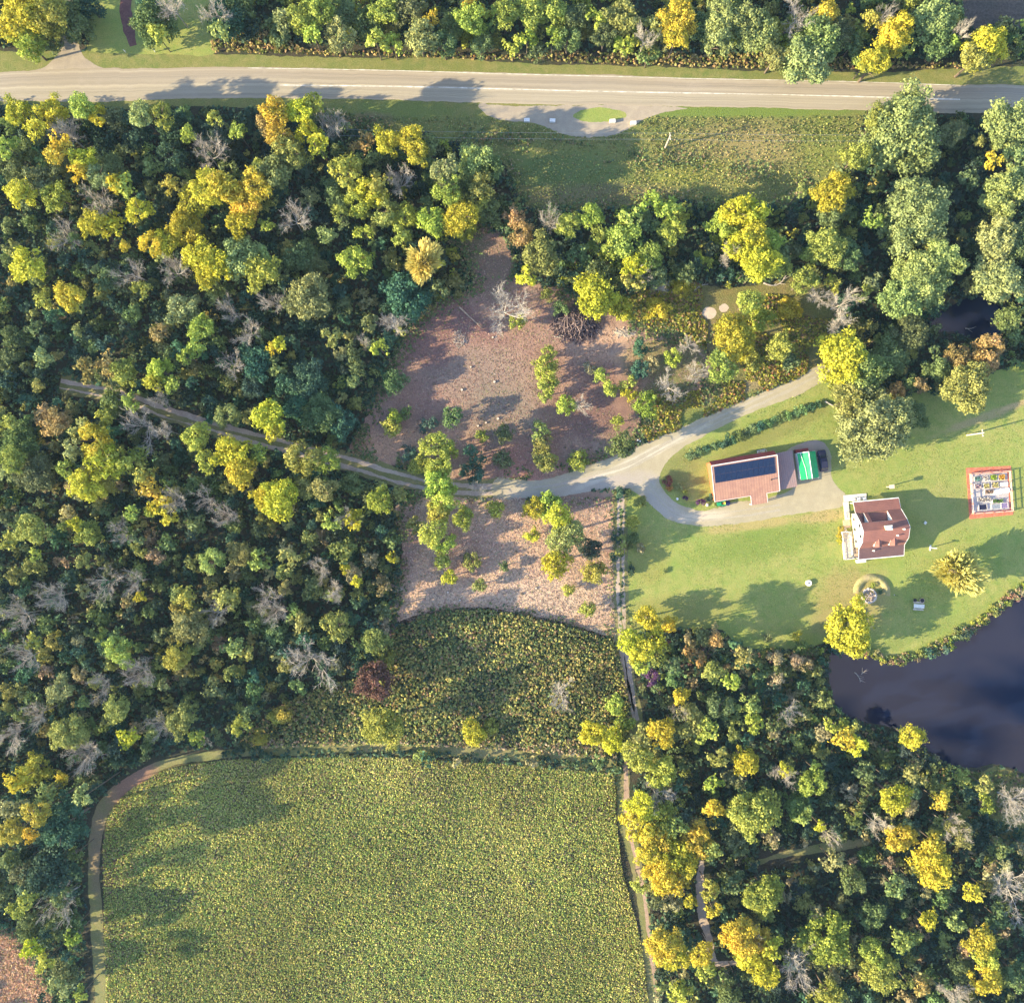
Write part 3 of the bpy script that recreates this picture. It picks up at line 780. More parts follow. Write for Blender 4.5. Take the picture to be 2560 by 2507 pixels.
wk = MB(); wk.box(-6.6, -5.0, .6, 2.38, .02, .07); wk.build('walkway', plain('tan_paver', (.55, .40, .27), .9, .25, 5), house)
hx = MB(); hx.box(-4.6, -2.7, -7.15, -6.5, .02, .75); hx.slab([(-4.65, -7.2, .76), (-2.65, -7.2, .76), (-2.65, -6.45, .95), (-4.65, -6.45, .95)], .06)
hx.build('cellar_hatch', m_white, house)

def chair(loc, rot, label, cat='chair', mt=None, group=None):
    t = thing('garden_chair', label, cat, loc, rot, group)
    s = MB(); s.box(-.27, .27, -.27, .27, .38, .43); s.build('seat', mt, t)
    s = MB(); s.slab([(-.27, .25, .42), (.27, .25, .42), (.27, .38, .98), (-.27, .38, .98)], .04); s.build('backrest', mt, t)
    for x in (-.24, .24):
        s = MB(); s.box(x - .03, x + .03, -.27, .27, .6, .64); s.build('armrest', mt, t)
        for y in (-.24, .24):
            s = MB(); s.box(x - .025, x + .025, y - .025, y + .025, 0, .61 if y < 0 else .42); s.build('leg', mt, t)
    return t
def house_pt(u, v, z=0.0):
    return Matrix.Translation(P(2184, 1320)) @ Matrix.Rotation(HR, 4, 'Z') @ Vector((u, v, z))
bn = thing('bench', 'white bench standing against the cream west gable of the house', 'bench', house_pt(-5.75, 3.3, .13), HR + math.pi / 2)
s = MB(); s.box(-.65, .65, -.25, .25, .4, .46); s.build('seat', m_white, bn)
s = MB(); s.slab([(-.65, .24, .46), (.65, .24, .46), (.65, .36, .95), (-.65, .36, .95)], .05); s.build('backrest', m_white, bn)
for x in (-.58, .58):
    s = MB(); s.box(x - .05, x + .05, -.22, .22, 0, .41); s.build('leg', m_white, bn)
m_pale = plain('pale_plastic', (.72, .70, .72), .5, .05)
for u, nm in ((-4.1, 'pale chair on the porch slab, nearest the gravel drive'), (-2.9, 'pale chair on the porch slab, second from the gravel drive'), (-1.6, 'pale chair on the porch slab, farthest from the gravel drive')):
    chair(house_pt(u, 6.62, .14), HR + math.pi, nm, mt=m_pale, group='chairs on the porch slab')
chair(P(2311, 1307), 1.0, 'small white chair alone in the shadow of the house', mt=m_white)

# ------------------------------------------------------------------ the barn, carport, canopy and car
BR = math.radians(9.4)
BO = P(1853, 1196.5)
def barn_pt(u, v, z=0.0):
    return Matrix.Translation(BO) @ Matrix.Rotation(BR, 4, 'Z') @ Vector((u, v, z))
barn = thing('barn', 'long red barn with pinkish roof half covered by dark blue solar panels', 'barn', BO, BR)
w = MB()
bp = [(-3.6, 0), (-3.6, 2.75), (3.75, 4.95), (4.55, 3.7), (4.55, 0)]
w.poly(gable_poly(-6.9, bp)); w.poly(list(reversed(gable_poly(6.9, bp))))
w.box(-6.9, 6.9, 4.5, 4.56, 0, 3.6); w.box(-6.9, -.2, -3.62, -3.56, 0, 2.7); w.box(4.3, 6.9, -3.62, -3.56, 0, 2.7)
w.build('wall', m_red, barn)
r = MB()
r.slab([(-7.05, -3.9, 2.75), (7.05, -3.9, 2.75), (7.05, 3.83, 5.1), (-7.05, 3.83, 5.1)], .14)
r.slab([(0.75, -6.0, 2.35), (4.2, -6.0, 2.35), (4.2, -3.905, 2.745), (0.75, -3.905, 2.745)], .13)
broof = r.build('roof', m_broof, barn)
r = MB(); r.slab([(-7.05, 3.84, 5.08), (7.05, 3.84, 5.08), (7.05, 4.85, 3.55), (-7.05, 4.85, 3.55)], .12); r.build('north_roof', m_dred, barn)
tr = MB()
tr.box(-7.1, 7.1, 3.70, 3.92, 5.08, 5.17)
for u in (-7.1, 7.1): tr.tube((u, -3.95, 2.72), (u, 3.83, 5.08), .11, .11, 4)
tr.tube((-7.1, -3.95, 2.68), (.72, -3.95, 2.68), .08, .08, 4); tr.tube((4.25, -3.95, 2.68), (7.1, -3.95, 2.68), .08, .08, 4)
for u in (.72, 4.24): tr.tube((u, -6.0, 2.3), (u, -3.95, 2.68), .09, .09, 4)
tr.build('trim', plain('pinkish_trim', (.74, .58, .54), .6), barn)
for u in (.95, 4.0):
    ps = MB(); ps.box(u - .09, u + .09, -5.9, -5.72, 0, 2.3); ps.build('porch_post', m_white, barn)
for k, (u0, u1) in enumerate(((-3.4, -1.9), (-1.6, -.2))):
    d = MB(); d.box(u0, u1, -3.70, -3.63, 1.0, 2.1); f = d.build('window', m_white, barn)
    d = MB(); d.box(u0 + .1, u1 - .1, -3.715, -3.703, 1.1, 2.0); d.build('pane', m_glass, f)
d = MB(); d.box(1.3, 3.6, -3.66, -3.6, .05, 2.3); bd = d.build('door', m_dred, barn)
d = MB(); d.box(1.5, 1.56, -3.72, -3.665, 1.0, 1.3); d.build('handle', m_grey, bd)
# solar panels: fourteen by three framed modules lying on the roof slope
msol, nts, bs = newmat('solar_cells')
vs_ = obj_coord(nts)
bk = nts.nodes.new('ShaderNodeTexBrick'); bk.offset = 0.0
bk.inputs['Color1'].default_value = (0.004, 0.015, 0.050, 1); bk.inputs['Color2'].default_value = (0.005, 0.018, 0.060, 1); bk.inputs['Mortar'].default_value = (0.03, 0.045, 0.09, 1)
bk.inputs['Scale'].default_value = 1.0; bk.inputs['Mortar Size'].default_value = 0.012; bk.inputs['Brick Width'].default_value = 0.17; bk.inputs['Row Height'].default_value = 0.17
nts.links.new(vs_, bk.inputs['Vector']); nts.links.new(bk.outputs['Color'], bs.inputs['Base Color'])
bs.inputs['Roughness'].default_value = 0.3; bs.inputs['Specular IOR Level'].default_value = 0.2
m_alu = plain('panel_frame', (.015, .03, .08), .5, .1, 2.0, .3)
def slope(v): return 2.75 + (v + 3.9) * (5.1 - 2.75) / (3.83 + 3.9)
nu, nv = 11, 2
pu0, pu1, pv0, pv1 = -6.65, 6.45, 0.0, 3.5
for i in range(nu):
    for j in range(nv):
        a = pu0 + (pu1 - pu0) * i / nu + .02; b_ = pu0 + (pu1 - pu0) * (i + 1) / nu - .02
        c0 = pv0 + (pv1 - pv0) * j / nv + .02; c1 = pv0 + (pv1 - pv0) * (j + 1) / nv - .02
        f = MB(); f.slab([(a, c0, slope(c0) + .12), (b_, c0, slope(c0) + .12), (b_, c1, slope(c1) + .12), (a, c1, slope(c1) + .12)], .07)
        sp_o = f.build('solar_panel', m_alu, broof)
        g = MB(); e = .04; g.poly([(a + e, c0 + e, slope(c0 + e) + .124), (b_ - e, c0 + e, slope(c0 + e) + .124), (b_ - e, c1 - e, slope(c1 - e) + .124), (a + e, c1 - e, slope(c1 - e) + .124)])
        g.build('cells', msol, sp_o)
vp = MB(); vp.tube((5.4, -1.2, 3.4), (5.4, -1.2, 4.05), .12, .12, 8); vp.tube((5.4, -1.2, 4.05), (5.4, -1.2, 4.14), .2, .12, 8); vp.build('flue', m_dark, broof)

cp = thing('carport', 'open carport with grey-brown seamed roof joined to the barn end', 'carport', barn_pt(7.2, 0), BR)
r = MB(); r.slab([(0, -3.75, 2.3), (3.95, -3.6, 2.3), (3.95, 4.3, 2.75), (0, 4.2, 2.75)], .1); r.build('roof', shingle('carport_metal', (.33, .21, .19), (.27, .19, .185), .7), cp)
for u in (.25, 3.7):
    for v in (-3.3, 0.2, 3.8):
        s = MB(); s.box(u - .07, u + .07, v - .07, v + .07, 0, 2.25); s.build('post', m_dred, cp)
s = MB(); s.box(.1, 3.9, 4.05, 4.1, 1.0, 2.45); s.build('back_panel', m_dred, cp)

GC = barn_pt(14.0, .5)
ct = thing('canopy_tent', 'bright green canopy shelter with white edges beside the dark car', 'canopy', GC, BR - .02)
m_green = plain('green_tarp', (0.012, 0.36, 0.12), .5, .12, 1.2, .4)
m_cloth = plain('white_tarp', (.80, .78, .76), .6, .08, 1.5)
def canopy_half(u0, z0, u1, z1, m_, nm):
    s = MB(); n = 12
    for i in range(n):
        va, vb = -2.9 + 5.8 * i / n, -2.9 + 5.8 * (i + 1) / n
        sag = lambda v: -.07 * math.sin((v + 2.9) / 5.8 * math.pi * 3) ** 2
        um = (u0 + u1) / 2; zm = (z0 + z1) / 2 - .12
        s.poly([(u0, va, z0), (um, va, zm + sag(va)), (um, vb, zm + sag(vb)), (u0, vb, z0)])
        s.poly([(um, va, zm + sag(va)), (u1, va, z1), (u1, vb, z1), (um, vb, zm + sag(vb))])
    o = s.build(nm, m_, ct)
    md = o.modifiers.new('thick', 'SOLIDIFY'); md.thickness = .02
    return o
canopy_half(-1.75, 2.15, 0.45, 3.05, m_green, 'tarp')
canopy_half(0.46, 3.05, 2.2, 2.1, m_green, 'tarp')
s = MB()
s.tube((.455, -2.95, 3.07), (.455, 2.95, 3.07), .09, .09, 5); s.tube((-1.75, 2.92, 2.16), (.45, 2.92, 3.06), .08, .08, 5); s.tube((-.55, -2.92, 2.66), (-.62, -.7, 2.7), .05, .05, 4); s.tube((-1.2, 2.9, 2.45), (-.62, -.7, 2.72), .05, .05, 4)
s.build('seam', m_cloth, ct)
s = MB(); s.slab([(-1.95, -2.7, 1.0), (-1.8, -2.7, 2.1), (-1.8, 2.9, 2.1), (-1.95, 2.9, 1.0)], .03); s.build('side_wall', m_cloth, ct)
for u in (-1.75, 2.2):
    for v in (-2.9, 2.9):
        s = MB(); s.tube((u, v, 0), (u, v, 2.12), .04, .04, 6); s.build('pole', m_white, ct)
s = MB(); s.box(-1.8, .9, 3.05, 3.75, .02, 1.5); ws = thing('woodpile', 'dark red stack of stored boards at the far end of the green canopy', 'woodpile', GC, BR - .02)
s.build('boards', m_dred, ws)
s = MB()
for k in range(7): s.box(-1.85, .95, 3.02 + k * .105, 3.1 + k * .105, 1.5, 1.55 + .04 * (k % 3))
s.build('top_boards', plain('red_boards', (.34, .06, .06), .7, .2), ws)

# the parked car: lofted body, glasshouse, wheels
CC = barn_pt(18.0, .95)
car = thing('parked_car', 'dark navy blue car parked on gravel between green canopy and lawn', 'car', CC, BR - .03)
m_car = plain('navy_paint', (0.008, 0.014, 0.055), .22, .05, 1.0, .6)
m_tyre = plain('tyre_rubber', (.02, .02, .02), .9)
def loft(secs, closed=True):
    b_ = MB(); n = len(secs[0])
    for s_ in secs: b_.v += s_
    for i in range(len(secs) - 1):
        for j in range(n):
            k = (j + 1) % n
            b_.f.append((i * n + j, i * n + k, (i + 1) * n + k, (i + 1) * n + j))
    b_.f.append(tuple(reversed(range(n)))); b_.f.append(tuple((len(secs) - 1) * n + j for j in range(n)))
    return b_
def sec(y, hw, zb, zt, rnd=.12):
    return [(-hw + rnd * .5, y, zb), (hw - rnd * .5, y, zb), (hw, y, zb + rnd), (hw, y, zt - rnd), (hw - rnd, y, zt), (-hw + rnd, y, zt), (-hw, y, zt - rnd), (-hw, y, zb + rnd)]
body = loft([sec(-2.35, .72, .42, .78), sec(-2.22, .86, .3, .92), sec(-1.6, .92, .26, .98), (sec(-.9, .93, .24, 1.0)), sec(.6, .93, .24, 1.0), sec(1.7, .92, .26, .99), sec(2.22, .86, .3, .94), sec(2.35, .74, .42, .8)])
bo = body.build('body', m_car, car, smooth=False)
md = bo.modifiers.new('bevel', 'BEVEL'); md.width = .05; md.segments = 2
cab = loft([sec(-2.05, .74, .95, 1.05, .05), sec(-1.55, .74, .95, 1.58, .1), sec(-.2, .76, .95, 1.68, .12), sec(.55, .72, .95, 1.6, .12), sec(1.3, .68, .95, 1.02, .04)])
ca = cab.build('cabin', m_car, car)
g = MB()
g.slab([(-.6, 1.28, 1.06), (.6, 1.28, 1.06), (.62, .62, 1.57), (-.62, .62, 1.57)], -.012)
g.slab([(-.62, -2.0, 1.1), (.62, -2.0, 1.1), (.64, -1.62, 1.52), (-.64, -1.62, 1.52)], -.012)
for sx in (-1, 1):
    g.poly([(sx * .757, -1.4, 1.08), (sx * .757, .45, 1.08), (sx * .757, .4, 1.46), (sx * .757, -1.3, 1.5)][::sx])
g.build('windscreen', m_glass, car)
for sx in (-1, 1):
    for y in (-1.42, 1.42):
        t = MB(); t.tube((sx * .72, y, .33), (sx * .95, y, .33), .33, .33, 14); wh = t.build('wheel', m_tyre, car)
        t = MB(); t.tube((sx * .93, y, .33), (sx * .962, y, .33), .19, .17, 10); t.build('rim', m_grey, wh)
    t = MB(); t.box(sx * .62 - .17, sx * .62 + .17, 2.27, 2.33, .62, .76); t.build('headlight', m_white, car)
    t = MB(); t.box(sx * .66 - .12, sx * .66 + .12, -2.335, -2.27, .66, .82); t.build('tail_light', m_red, car)
    t = MB(); t.box(sx * 1.02 - .1, sx * 1.02 + .1, .72, .86, 1.0, 1.14); t.build('mirror', m_car, car)

# green garden tractor at the barn corner
GT = P(1802, 1259)
gt = thing('garden_tractor', 'small green garden tractor parked at the barn corner', 'tractor', GT, BR + math.pi / 2)
m_tg = plain('tractor_green', (0.02, 0.30, 0.13), .4, .1)
s = MB(); s.box(-.38, .38, .1, 1.0, .45, .95); s.slab([(-.36, .15, .96), (.36, .15, .96), (.32, 1.0, .9), (-.32, 1.0, .9)], .1); s.build('hood', m_tg, gt)
s = MB(); s.box(-.5, .5, -.9, .1, .4, .55); s.box(-.55, -.3, -.9, -.1, .55, .72); s.box(.3, .55, -.9, -.1, .55, .72); s.build('fender', m_tg, gt)
s = MB(); s.box(-.25, .25, -.65, -.2, .62, .75); s.slab([(-.25, -.65, .75), (.25, -.65, .75), (.25, -.75, 1.15), (-.25, -.75, 1.15)], .08); s.build('seat', plain('yellow_seat', (.6, .5, .08), .6), gt)
s = MB(); s.tube((0, .05, .9), (0, -.1, 1.15), .03, .03, 6)
for k in range(10):
    a0, a1 = k * math.pi / 5, (k + 1) * math.pi / 5
    s.tube((.2 * math.cos(a0), -.1 + .18 * math.sin(a0), 1.15), (.2 * math.cos(a1), -.1 + .18 * math.sin(a1), 1.15), .025, .025, 5)
s.build('steering_wheel', m_dark, gt)
for sx in (-1, 1):
    s = MB(); s.tube((sx * .4, -.55, .36), (sx * .66, -.55, .36), .36, .36, 12); s.build('wheel', m_tyre, gt)
    s = MB(); s.tube((sx * .4, .72, .23), (sx * .56, .72, .23), .23, .23, 10); s.build('wheel', m_tyre, gt)
tb = thing('dark_tub', 'dark blue tub on the gravel just east of the garden tractor', 'tub', P(1818, 1258), .2)
s = MB(); s.tube((0, 0, 0), (0, 0, .7), .42, .5, 14); s.build('tub_body', plain('dark_blue_plastic', (.02, .025, .09), .5), tb)
s = MB(); s.tube((0, 0, .7), (0, 0, .75), .53, .53, 14); s.build('lid', plain('dark_blue_plastic_lid', (.025, .03, .11), .5), tb)

# pale cart with a heap behind the barn
wb = thing('garden_cart', 'pale garden cart heaped with light stuff behind the barn', 'cart', P(1901, 1131), BR)
s = MB()
for (x0, x1, y0, y1) in ((-.8, .8, -.55, -.48), (-.8, .8, .48, .55), (-.8, -.73, -.48, .48), (.73, .8, -.48, .48)): s.box(x0, x1, y0, y1, .35, .85)
s.box(-.8, .8, -.48, .48, .33, .4); s.build('tray', m_white, wb)
s = MB()
for k in range(12): s.rock((random.uniform(-.6, .6), random.uniform(-.35, .35), .75 + random.uniform(0, .25)), random.uniform(.14, .26), random)
s.build('heap', plain('pale_heap', (.72, .70, .42), .8, .2), wb)
for sx in (-.5, .5):
    for sy in (-.62, .62):
        s = MB(); s.tube((sx, sy - .05, .25), (sx, sy + .05, .25), .25, .25, 10); s.build('wheel', m_tyre, wb)
s = MB()
for k in range(10):
    a0, a1 = -1.6 + k * .32, -1.28 + k * .32
    s.tube((.85 + .35 * math.cos(a0), .45 * math.sin(a0), .8), (.85 + .35 * math.cos(a1), .45 * math.sin(a1), .8), .05, .05, 5)
s.build('handle', m_white, wb)

# ------------------------------------------------------------------ the fenced garden plot
GP = P(2478, 1231, h=.5); GR = math.radians(4.0)
def gp(u, v, z=0): return Matrix.Translation(GP) @ Matrix.Rotation(GR, 4, 'Z') @ Vector((u, v, z))
m_mulch = ground_mat('red_mulch', ((.62, .17, .10), (.5, .14, .09), (.7, .27, .17)), .3, 1.5, 5.0, bstr=.8, bdist=.1, speck=.4)
m_gcloth = ground_mat('pale_ground_cover', ((.50, .44, .42), (.38, .33, .33), (.60, .54, .50)), .4, 1.5, 5.0, bstr=.5, speck=.35)
me = MB(); me.prism([(-4.9, -5.5), (4.7, -5.2), (4.95, 5.5), (-4.9, 5.7)], 0.005, 0.05); o = me.build('mulch_border', m_mulch); tag(o, kind='structure'); o.location = GP; o.rotation_euler.z = GR
me = MB(); me.prism([(-4.1, -4.1), (4.0, -4.0), (4.0, 4.15), (-4.1, 4.2)], 0.051, 0.058); o = me.build('garden_ground', m_gcloth); tag(o, kind='structure'); o.location = GP; o.rotation_euler.z = GR
gf = thing('garden_fence', 'red rail fence enclosing the vegetable plot, with netting posts', 'fence', GP, GR)
m_rail = plain('coral_rail', (.66, .22, .15), .7, .2, 2.0)
m_railp = plain('pale_rail', (.78, .55, .45), .7, .15, 2.0)
fx0, fx1, fy0, fy1 = -4.35, 4.3, -4.35, 4.4
for (a, c_) in (((fx0, fy0), (fx1, fy0)), ((fx1, fy0), (fx1, fy1)), ((fx1, fy1), (fx0, fy1)), ((fx0, fy1), (fx0, fy0))):
    s = MB()
    for z in (.45, .95): s.tube((*a, z), (*c_, z), .075, .075, 4)
    s.build('rail', m_railp, gf)
    for k in range(4):
        t = k / 4; x = a[0] + (c_[0] - a[0]) * t; y = a[1] + (c_[1] - a[1]) * t
        s = MB(); s.box(x - .09, x + .09, y - .09, y + .09, 0, 1.15); s.build('post', m_rail, gf)
BEDS = [(-3.4, -1.9, 2.6, 3.7, 'grey frame bed with small bluish plants in the northwest corner of the garden', 'teal'), (-1.5, -.3, 2.6, 3.7, 'bed of pale stakes beside the lettuce bed in the garden', 'pale'),
        (0.0, 1.6, 2.5, 3.9, 'bed of bright green leafy plants at the garden north side', 'lime'), (1.9, 3.3, 2.5, 3.8, 'bed of orange and yellow flowers in the garden northeast corner', 'orange'),
        (-3.4, -1.9, 1.0, 2.1, 'bed of pinkish plants at the garden west side, north half', 'pink'), (-1.5, -.2, .9, 2.1, 'bed of pale yellow plants in the middle of the garden, west one', 'yellow'),
        (.3, 1.8, .9, 2.2, 'bed of pale yellow plants in the middle of the garden, east one', 'yellow'), (-1.3, .8, -.3, .6, 'brown earth bed with dry stalks at the garden centre', 'brown'),
        (-2.9, -.2, -2.0, -.9, 'bed ringed with white stones and stalks in the garden south half', 'pale'), (-2.8, -1.0, -3.7, -2.4, 'very dark plastic-lined bed in the garden southwest corner', 'dark'),
        (0.0, 2.0, -3.7, -2.6, 'long grey covered bed at the garden south side', 'grey'), (2.1, 3.6, -3.7, -2.4, 'purplish grey bed in the garden southeast corner', 'purple'), (0.2, 2.6, -2.4, -1.5, 'row of low green plants above the grey covered bed', 'green')]
PC = dict(teal=(.2, .36, .30), pale=(.62, .55, .48), lime=(.33, .48, .05), orange=(.75, .42, .06), pink=(.52, .36, .36), yellow=(.62, .55, .22), brown=(.30, .21, .15), dark=(.015, .018, .05), grey=(.24, .26, .30), purple=(.22, .17, .30), green=(.13, .25, .06))
m_bedw = plain('bed_board', (.66, .60, .56), .8, .2, 3.0)
GARDEN_PLANTS = []
for (u0, u1, v0, v1, lab, kind) in BEDS:
    c0 = gp((u0 + u1) / 2, (v0 + v1) / 2, .055)
    t = thing('raised_bed', lab, 'garden bed', c0, GR, 'raised beds in the garden plot')
    a, b_ = (u1 - u0) / 2, (v1 - v0) / 2
    s = MB()
    for q in ((-a, a, -b_, -b_ + .07), (-a, a, b_ - .07, b_), (-a, -a + .07, -b_ + .07, b_ - .07), (a - .07, a, -b_ + .07, b_ - .07)): s.box(*q, 0, .3)
    s.build('frame', m_bedw, t)
    s = MB(); s.box(-a + .07, a - .07, -b_ + .07, b_ - .07, .02, .24)
    s.build('soil', plain('soil_' + kind, PC[kind] if kind in ('dark', 'grey', 'purple') else (.20, .14, .11), .9, .3, 4.0), t)
    if kind not in ('dark', 'grey', 'purple'): GARDEN_PLANTS.append((t, a, b_, PC[kind]))
rc = thing('row_cover', 'long white fabric row cover arched over the bed in the garden', 'row cover', gp(2.35, .15, .055), GR + .08)
s = MB(); n = 14; L_ = 1.75
for i in range(n):
    xa, xb = -L_ + 2 * L_ * i / n, -L_ + 2 * L_ * (i + 1) / n
    for j in range(8):
        t0, t1 = math.pi * j / 8, math.pi * (j + 1) / 8
        f = lambda x, t: (x, -.62 * math.cos(t), .02 + (.52 + .05 * math.sin(x * 5)) * math.sin(t))
        s.poly([f(xa, t0), f(xb, t0), f(xb, t1), f(xa, t1)])
s.poly([(-L_, -.62 * math.cos(math.pi * j / 8), .02 + .5 * math.sin(math.pi * j / 8)) for j in range(9)][::-1]); s.poly([(L_, -.62 * math.cos(math.pi * j / 8), .02 + .5 * math.sin(math.pi * j / 8)) for j in range(9)])
s.build('cover', plain('white_fleece', (.82, .78, .78), .8, .06, 2.0), rc, smooth=True)
s = MB()
for x in (-1.6, 0, 1.6):
    for j in range(8):
        t0, t1 = math.pi * j / 8, math.pi * (j + 1) / 8
        s.tube((x, -.65 * math.cos(t0), .03 + .58 * math.sin(t0)), (x, -.65 * math.cos(t1), .03 + .58 * math.sin(t1)), .025, .025, 5)
s.build('hoop', m_grey, rc)
r2 = thing('cold_frame', 'small white lidded cold frame by the yellow plants in the garden', 'cold frame', gp(3.0, 1.6, .055), GR)
s = MB(); s.box(-.85, .75, -.35, .35, 0, .35); s.build('box', m_bedw, r2)
s = MB(); s.slab([(-.9, -.4, .36), (.8, -.4, .36), (.8, .4, .55), (-.9, .4, .55)], .05); s.build('lid', m_cloth, r2)

# ------------------------------------------------------------------ poles, wires, blocks and yard things
m_pole = plain('weathered_pole', (.56, .46, .38), .85, .2, 1.5)
def utility_pole(loc, label, h=7.2):
    t = thing('utility_pole', label, 'utility pole', loc, .1, 'utility poles')
    s = MB(); s.tube((0, 0, 0), (0, 0, h), .19, .15, 10); s.build('pole', m_pole, t)
    s = MB(); s.box(-.08, .08, -.75, .75, h - .6, h - .46); s.build('crossarm', m_pole, t)
    for y in (-.65, 0, .65):
        s = MB(); s.tube((0, y, h - .46), (0, y, h - .22), .06, .05, 8); s.build('insulator', m_white, t)
    return t
utility_pole(P(1662, 372), 'weathered utility pole in the shaded meadow south of the turnout')
utility_pole(P(2310, 378), 'utility pole rising through the trees by the east road verge', 8.0)
utility_pole(P(2417, 1088), 'pale utility pole on the lawn north of the garden plot')
pw = thing('power_line', 'thin twin overhead wires above the shaded meadow by the road', 'power line', (0, 0, 0))
s = MB()
def wire(a, c_, z0, z1, sag=.7, r=.018):
    pts = []
    for i in range(17):
        t = i / 16
        pts.append(a.lerp(c_, t) + Vector((0, 0, z0 + (z1 - z0) * t - sag * 4 * t * (1 - t))))
    for p, q in zip(pts, pts[1:]): s.tube(p, q, r, r, 4, False)
for off in (-.65, .65):
    wire(P(1662, 372) + Vector((0, off, 0)), P(820, 362) + Vector((0, off, 0)), 6.8, 6.8)
    wire(P(1662, 372) + Vector((0, off, 0)), P(2310, 378) + Vector((0, off, 0)), 6.8, 7.6)
s.build('wire', m_grey, pw)

m_block = plain('white_block', (.80, .75, .70), .8, .1, 1.5)
for (px, py, rot, lab) in ((1317, 303, .02, 'white concrete block on the turnout, farthest west of four'), (1381, 304, -.05, 'white concrete block on the turnout west of the grass island'),
                           (1531, 305, .06, 'white concrete block just below the east tip of the grass island'), (1583, 310, .04, 'white concrete block at the east end of the turnout')):
    t = thing('concrete_block', lab, 'concrete block', P(px, py), rot, 'white blocks on the gravel turnout')
    s = MB(); s.box(-.62, .62, -.36, .36, 0.012, .72); o = s.build('block', m_block, t)
    md = o.modifiers.new('bevel', 'BEVEL'); md.width = .04; md.segments = 2
    for x in (-.3, .3):
        s = MB()
        for k in range(6):
            a0, a1 = math.pi * k / 6, math.pi * (k + 1) / 6
            s.tube((x + .08 * math.cos(a0), 0, .72 + .09 * math.sin(a0)), (x + .08 * math.cos(a1), 0, .72 + .09 * math.sin(a1)), .018, .018, 5)
        s.build('lifting_loop', m_grey, t)
for (px, py, lab) in ((315, 133, 'white marker post by the leaf path north of the road'), (388, 131, 'white marker post east of the leaf path north of the road')):
    t = thing('marker_post', lab, 'marker post', P(px, py), -.6, 'white roadside markers')
    s = MB(); s.box(-.05, .05, -.05, .05, 0, 1.2); s.build('post', m_white, t)
    s = MB(); s.box(-.28, .28, .055, .09, .75, 1.2); s.build('plate', m_white, t)
# T-shaped clothesline post, yard lamp, thin stake
t = thing('clothesline_post', 'white T-shaped clothesline post on the lawn southeast of the house', 'clothesline post', P(2325, 1369), -.1)
s = MB(); s.tube((0, 0, 0), (0, 0, 2.2), .12, .1, 8); s.build('post', m_white, t)
s = MB(); s.box(-.85, .1, -.11, .11, 2.1, 2.26); s.box(.1, .5, -.1, .1, 2.1, 2.26); s.build('crossarm', m_white, t)
s = MB(); s.box(-.14, .2, -.65, .55, .02, .09); s.build('footing', m_white, t)
t = thing('yard_lamp', 'post with pale square box head on the lawn north of the house', 'yard lamp', P(2217, 1217), HR)
s = MB(); s.tube((0, 0, 0), (0, 0, 2.4), .13, .1, 8); s.build('post', m_pole, t)
s = MB(); s.box(-.45, .45, -.35, .35, 2.4, 2.75); s.slab([(-.52, -.42, 2.76), (.52, -.42, 2.76), (.52, .42, 2.84), (-.52, .42, 2.84)], .06); s.build('lamp_head', plain('tan_box', (.66, .5, .38), .7), t)
s = MB(); s.tube((-.28, -.5, .0), (.28, -.5, 1.1), .05, .05, 6); s.tube((.3, -.5, 0), (.28, -.5, 1.1), .05, .05, 6); s.build('brace', m_dark, t)
t = thing('metal_stake', 'thin bare stake on the lawn between fire pit and picnic table', 'stake', P(2236, 1487), 0)
s = MB(); s.tube((0, 0, 0), (0, 0, 2.0), .05, .04, 6); s.build('rod', m_dark, t)
s = MB(); s.tube((0, 0, 0), (0, 0, .12), .12, .1, 8); s.build('collar', m_white, t)
# round white well cover
t = thing('well_cover', 'round white well cover alone on the lawn west of the fire pit', 'well cover', P(2020, 1457), 0)
s = MB(); s.tube((0, 0, 0), (0, 0, .5), .62, .62, 20); s.build('ring', m_white, t)
s = MB(); s.tube((0, 0, .5), (0, 0, .58), .68, .66, 20); s.build('lid', m_white, t)
s = MB(); s.tube((0, 0, .58), (0, 0, .68), .16, .14, 8); s.build('handle', m_dark, t)
# fire pit in its grassy bank
t = thing('fire_pit', 'round fire pit of pale rubble inside a curved earth bank', 'fire pit', P(2172, 1489), 0)
s = MB()
for k in range(26):
    a = 2 * math.pi * k / 26
    s.rock((1.5 * math.cos(a), 1.5 * math.sin(a), .18), random.uniform(.2, .32), random)
s.build('stone_ring', plain('pale_stone', (.62, .52, .44), .9, .25, 4), t)
s = MB()
for k in range(80):
    a = random.uniform(0, 6.28); r_ = 1.4 * math.sqrt(random.random())
    s.rock((r_ * math.cos(a), r_ * math.sin(a), .06), random.uniform(.09, .24), random)
s.build('rubble', plain('burnt_rubble', (.42, .33, .29), .9, .45, 5), t)
def arc_mound(name, c, rad, a0, a1, wd, h, m_, label, cat):
    b_ = MB(); n = 48; k = 8
    for i in range(n + 1):
        f = i / n; a = math.radians(a0 + (a1 - a0) * f)
        e = min(1, f / .12, (1 - f) / .12) ** .7
        for j in range(k + 1):
            q = j / k * 2 - 1
            z = max(0, (1 - q * q)) * h * e
            r_ = rad + q * wd
            b_.v.append((r_ * math.cos(a), r_ * math.sin(a), z - .01))
    for i in range(n):
        for j in range(k):
            p = i * (k + 1) + j
            b_.f.append((p, p + k + 1, p + k + 2, p + 1))
    o = b_.build(name, m_, None, smooth=True); o.location = c
    return tag(o, label, cat)
arc_mound('earth_bank', P(2179, 1481), 3.3, 185, -12, .85, .6, ground_mat('bank_grass', ((.40, .33, .16), (.26, .25, .09), (.48, .37, .2)), .3, .8, 4.0, speck=.35), 'curved grassy earth bank arching round the fire pit', 'earth bank')
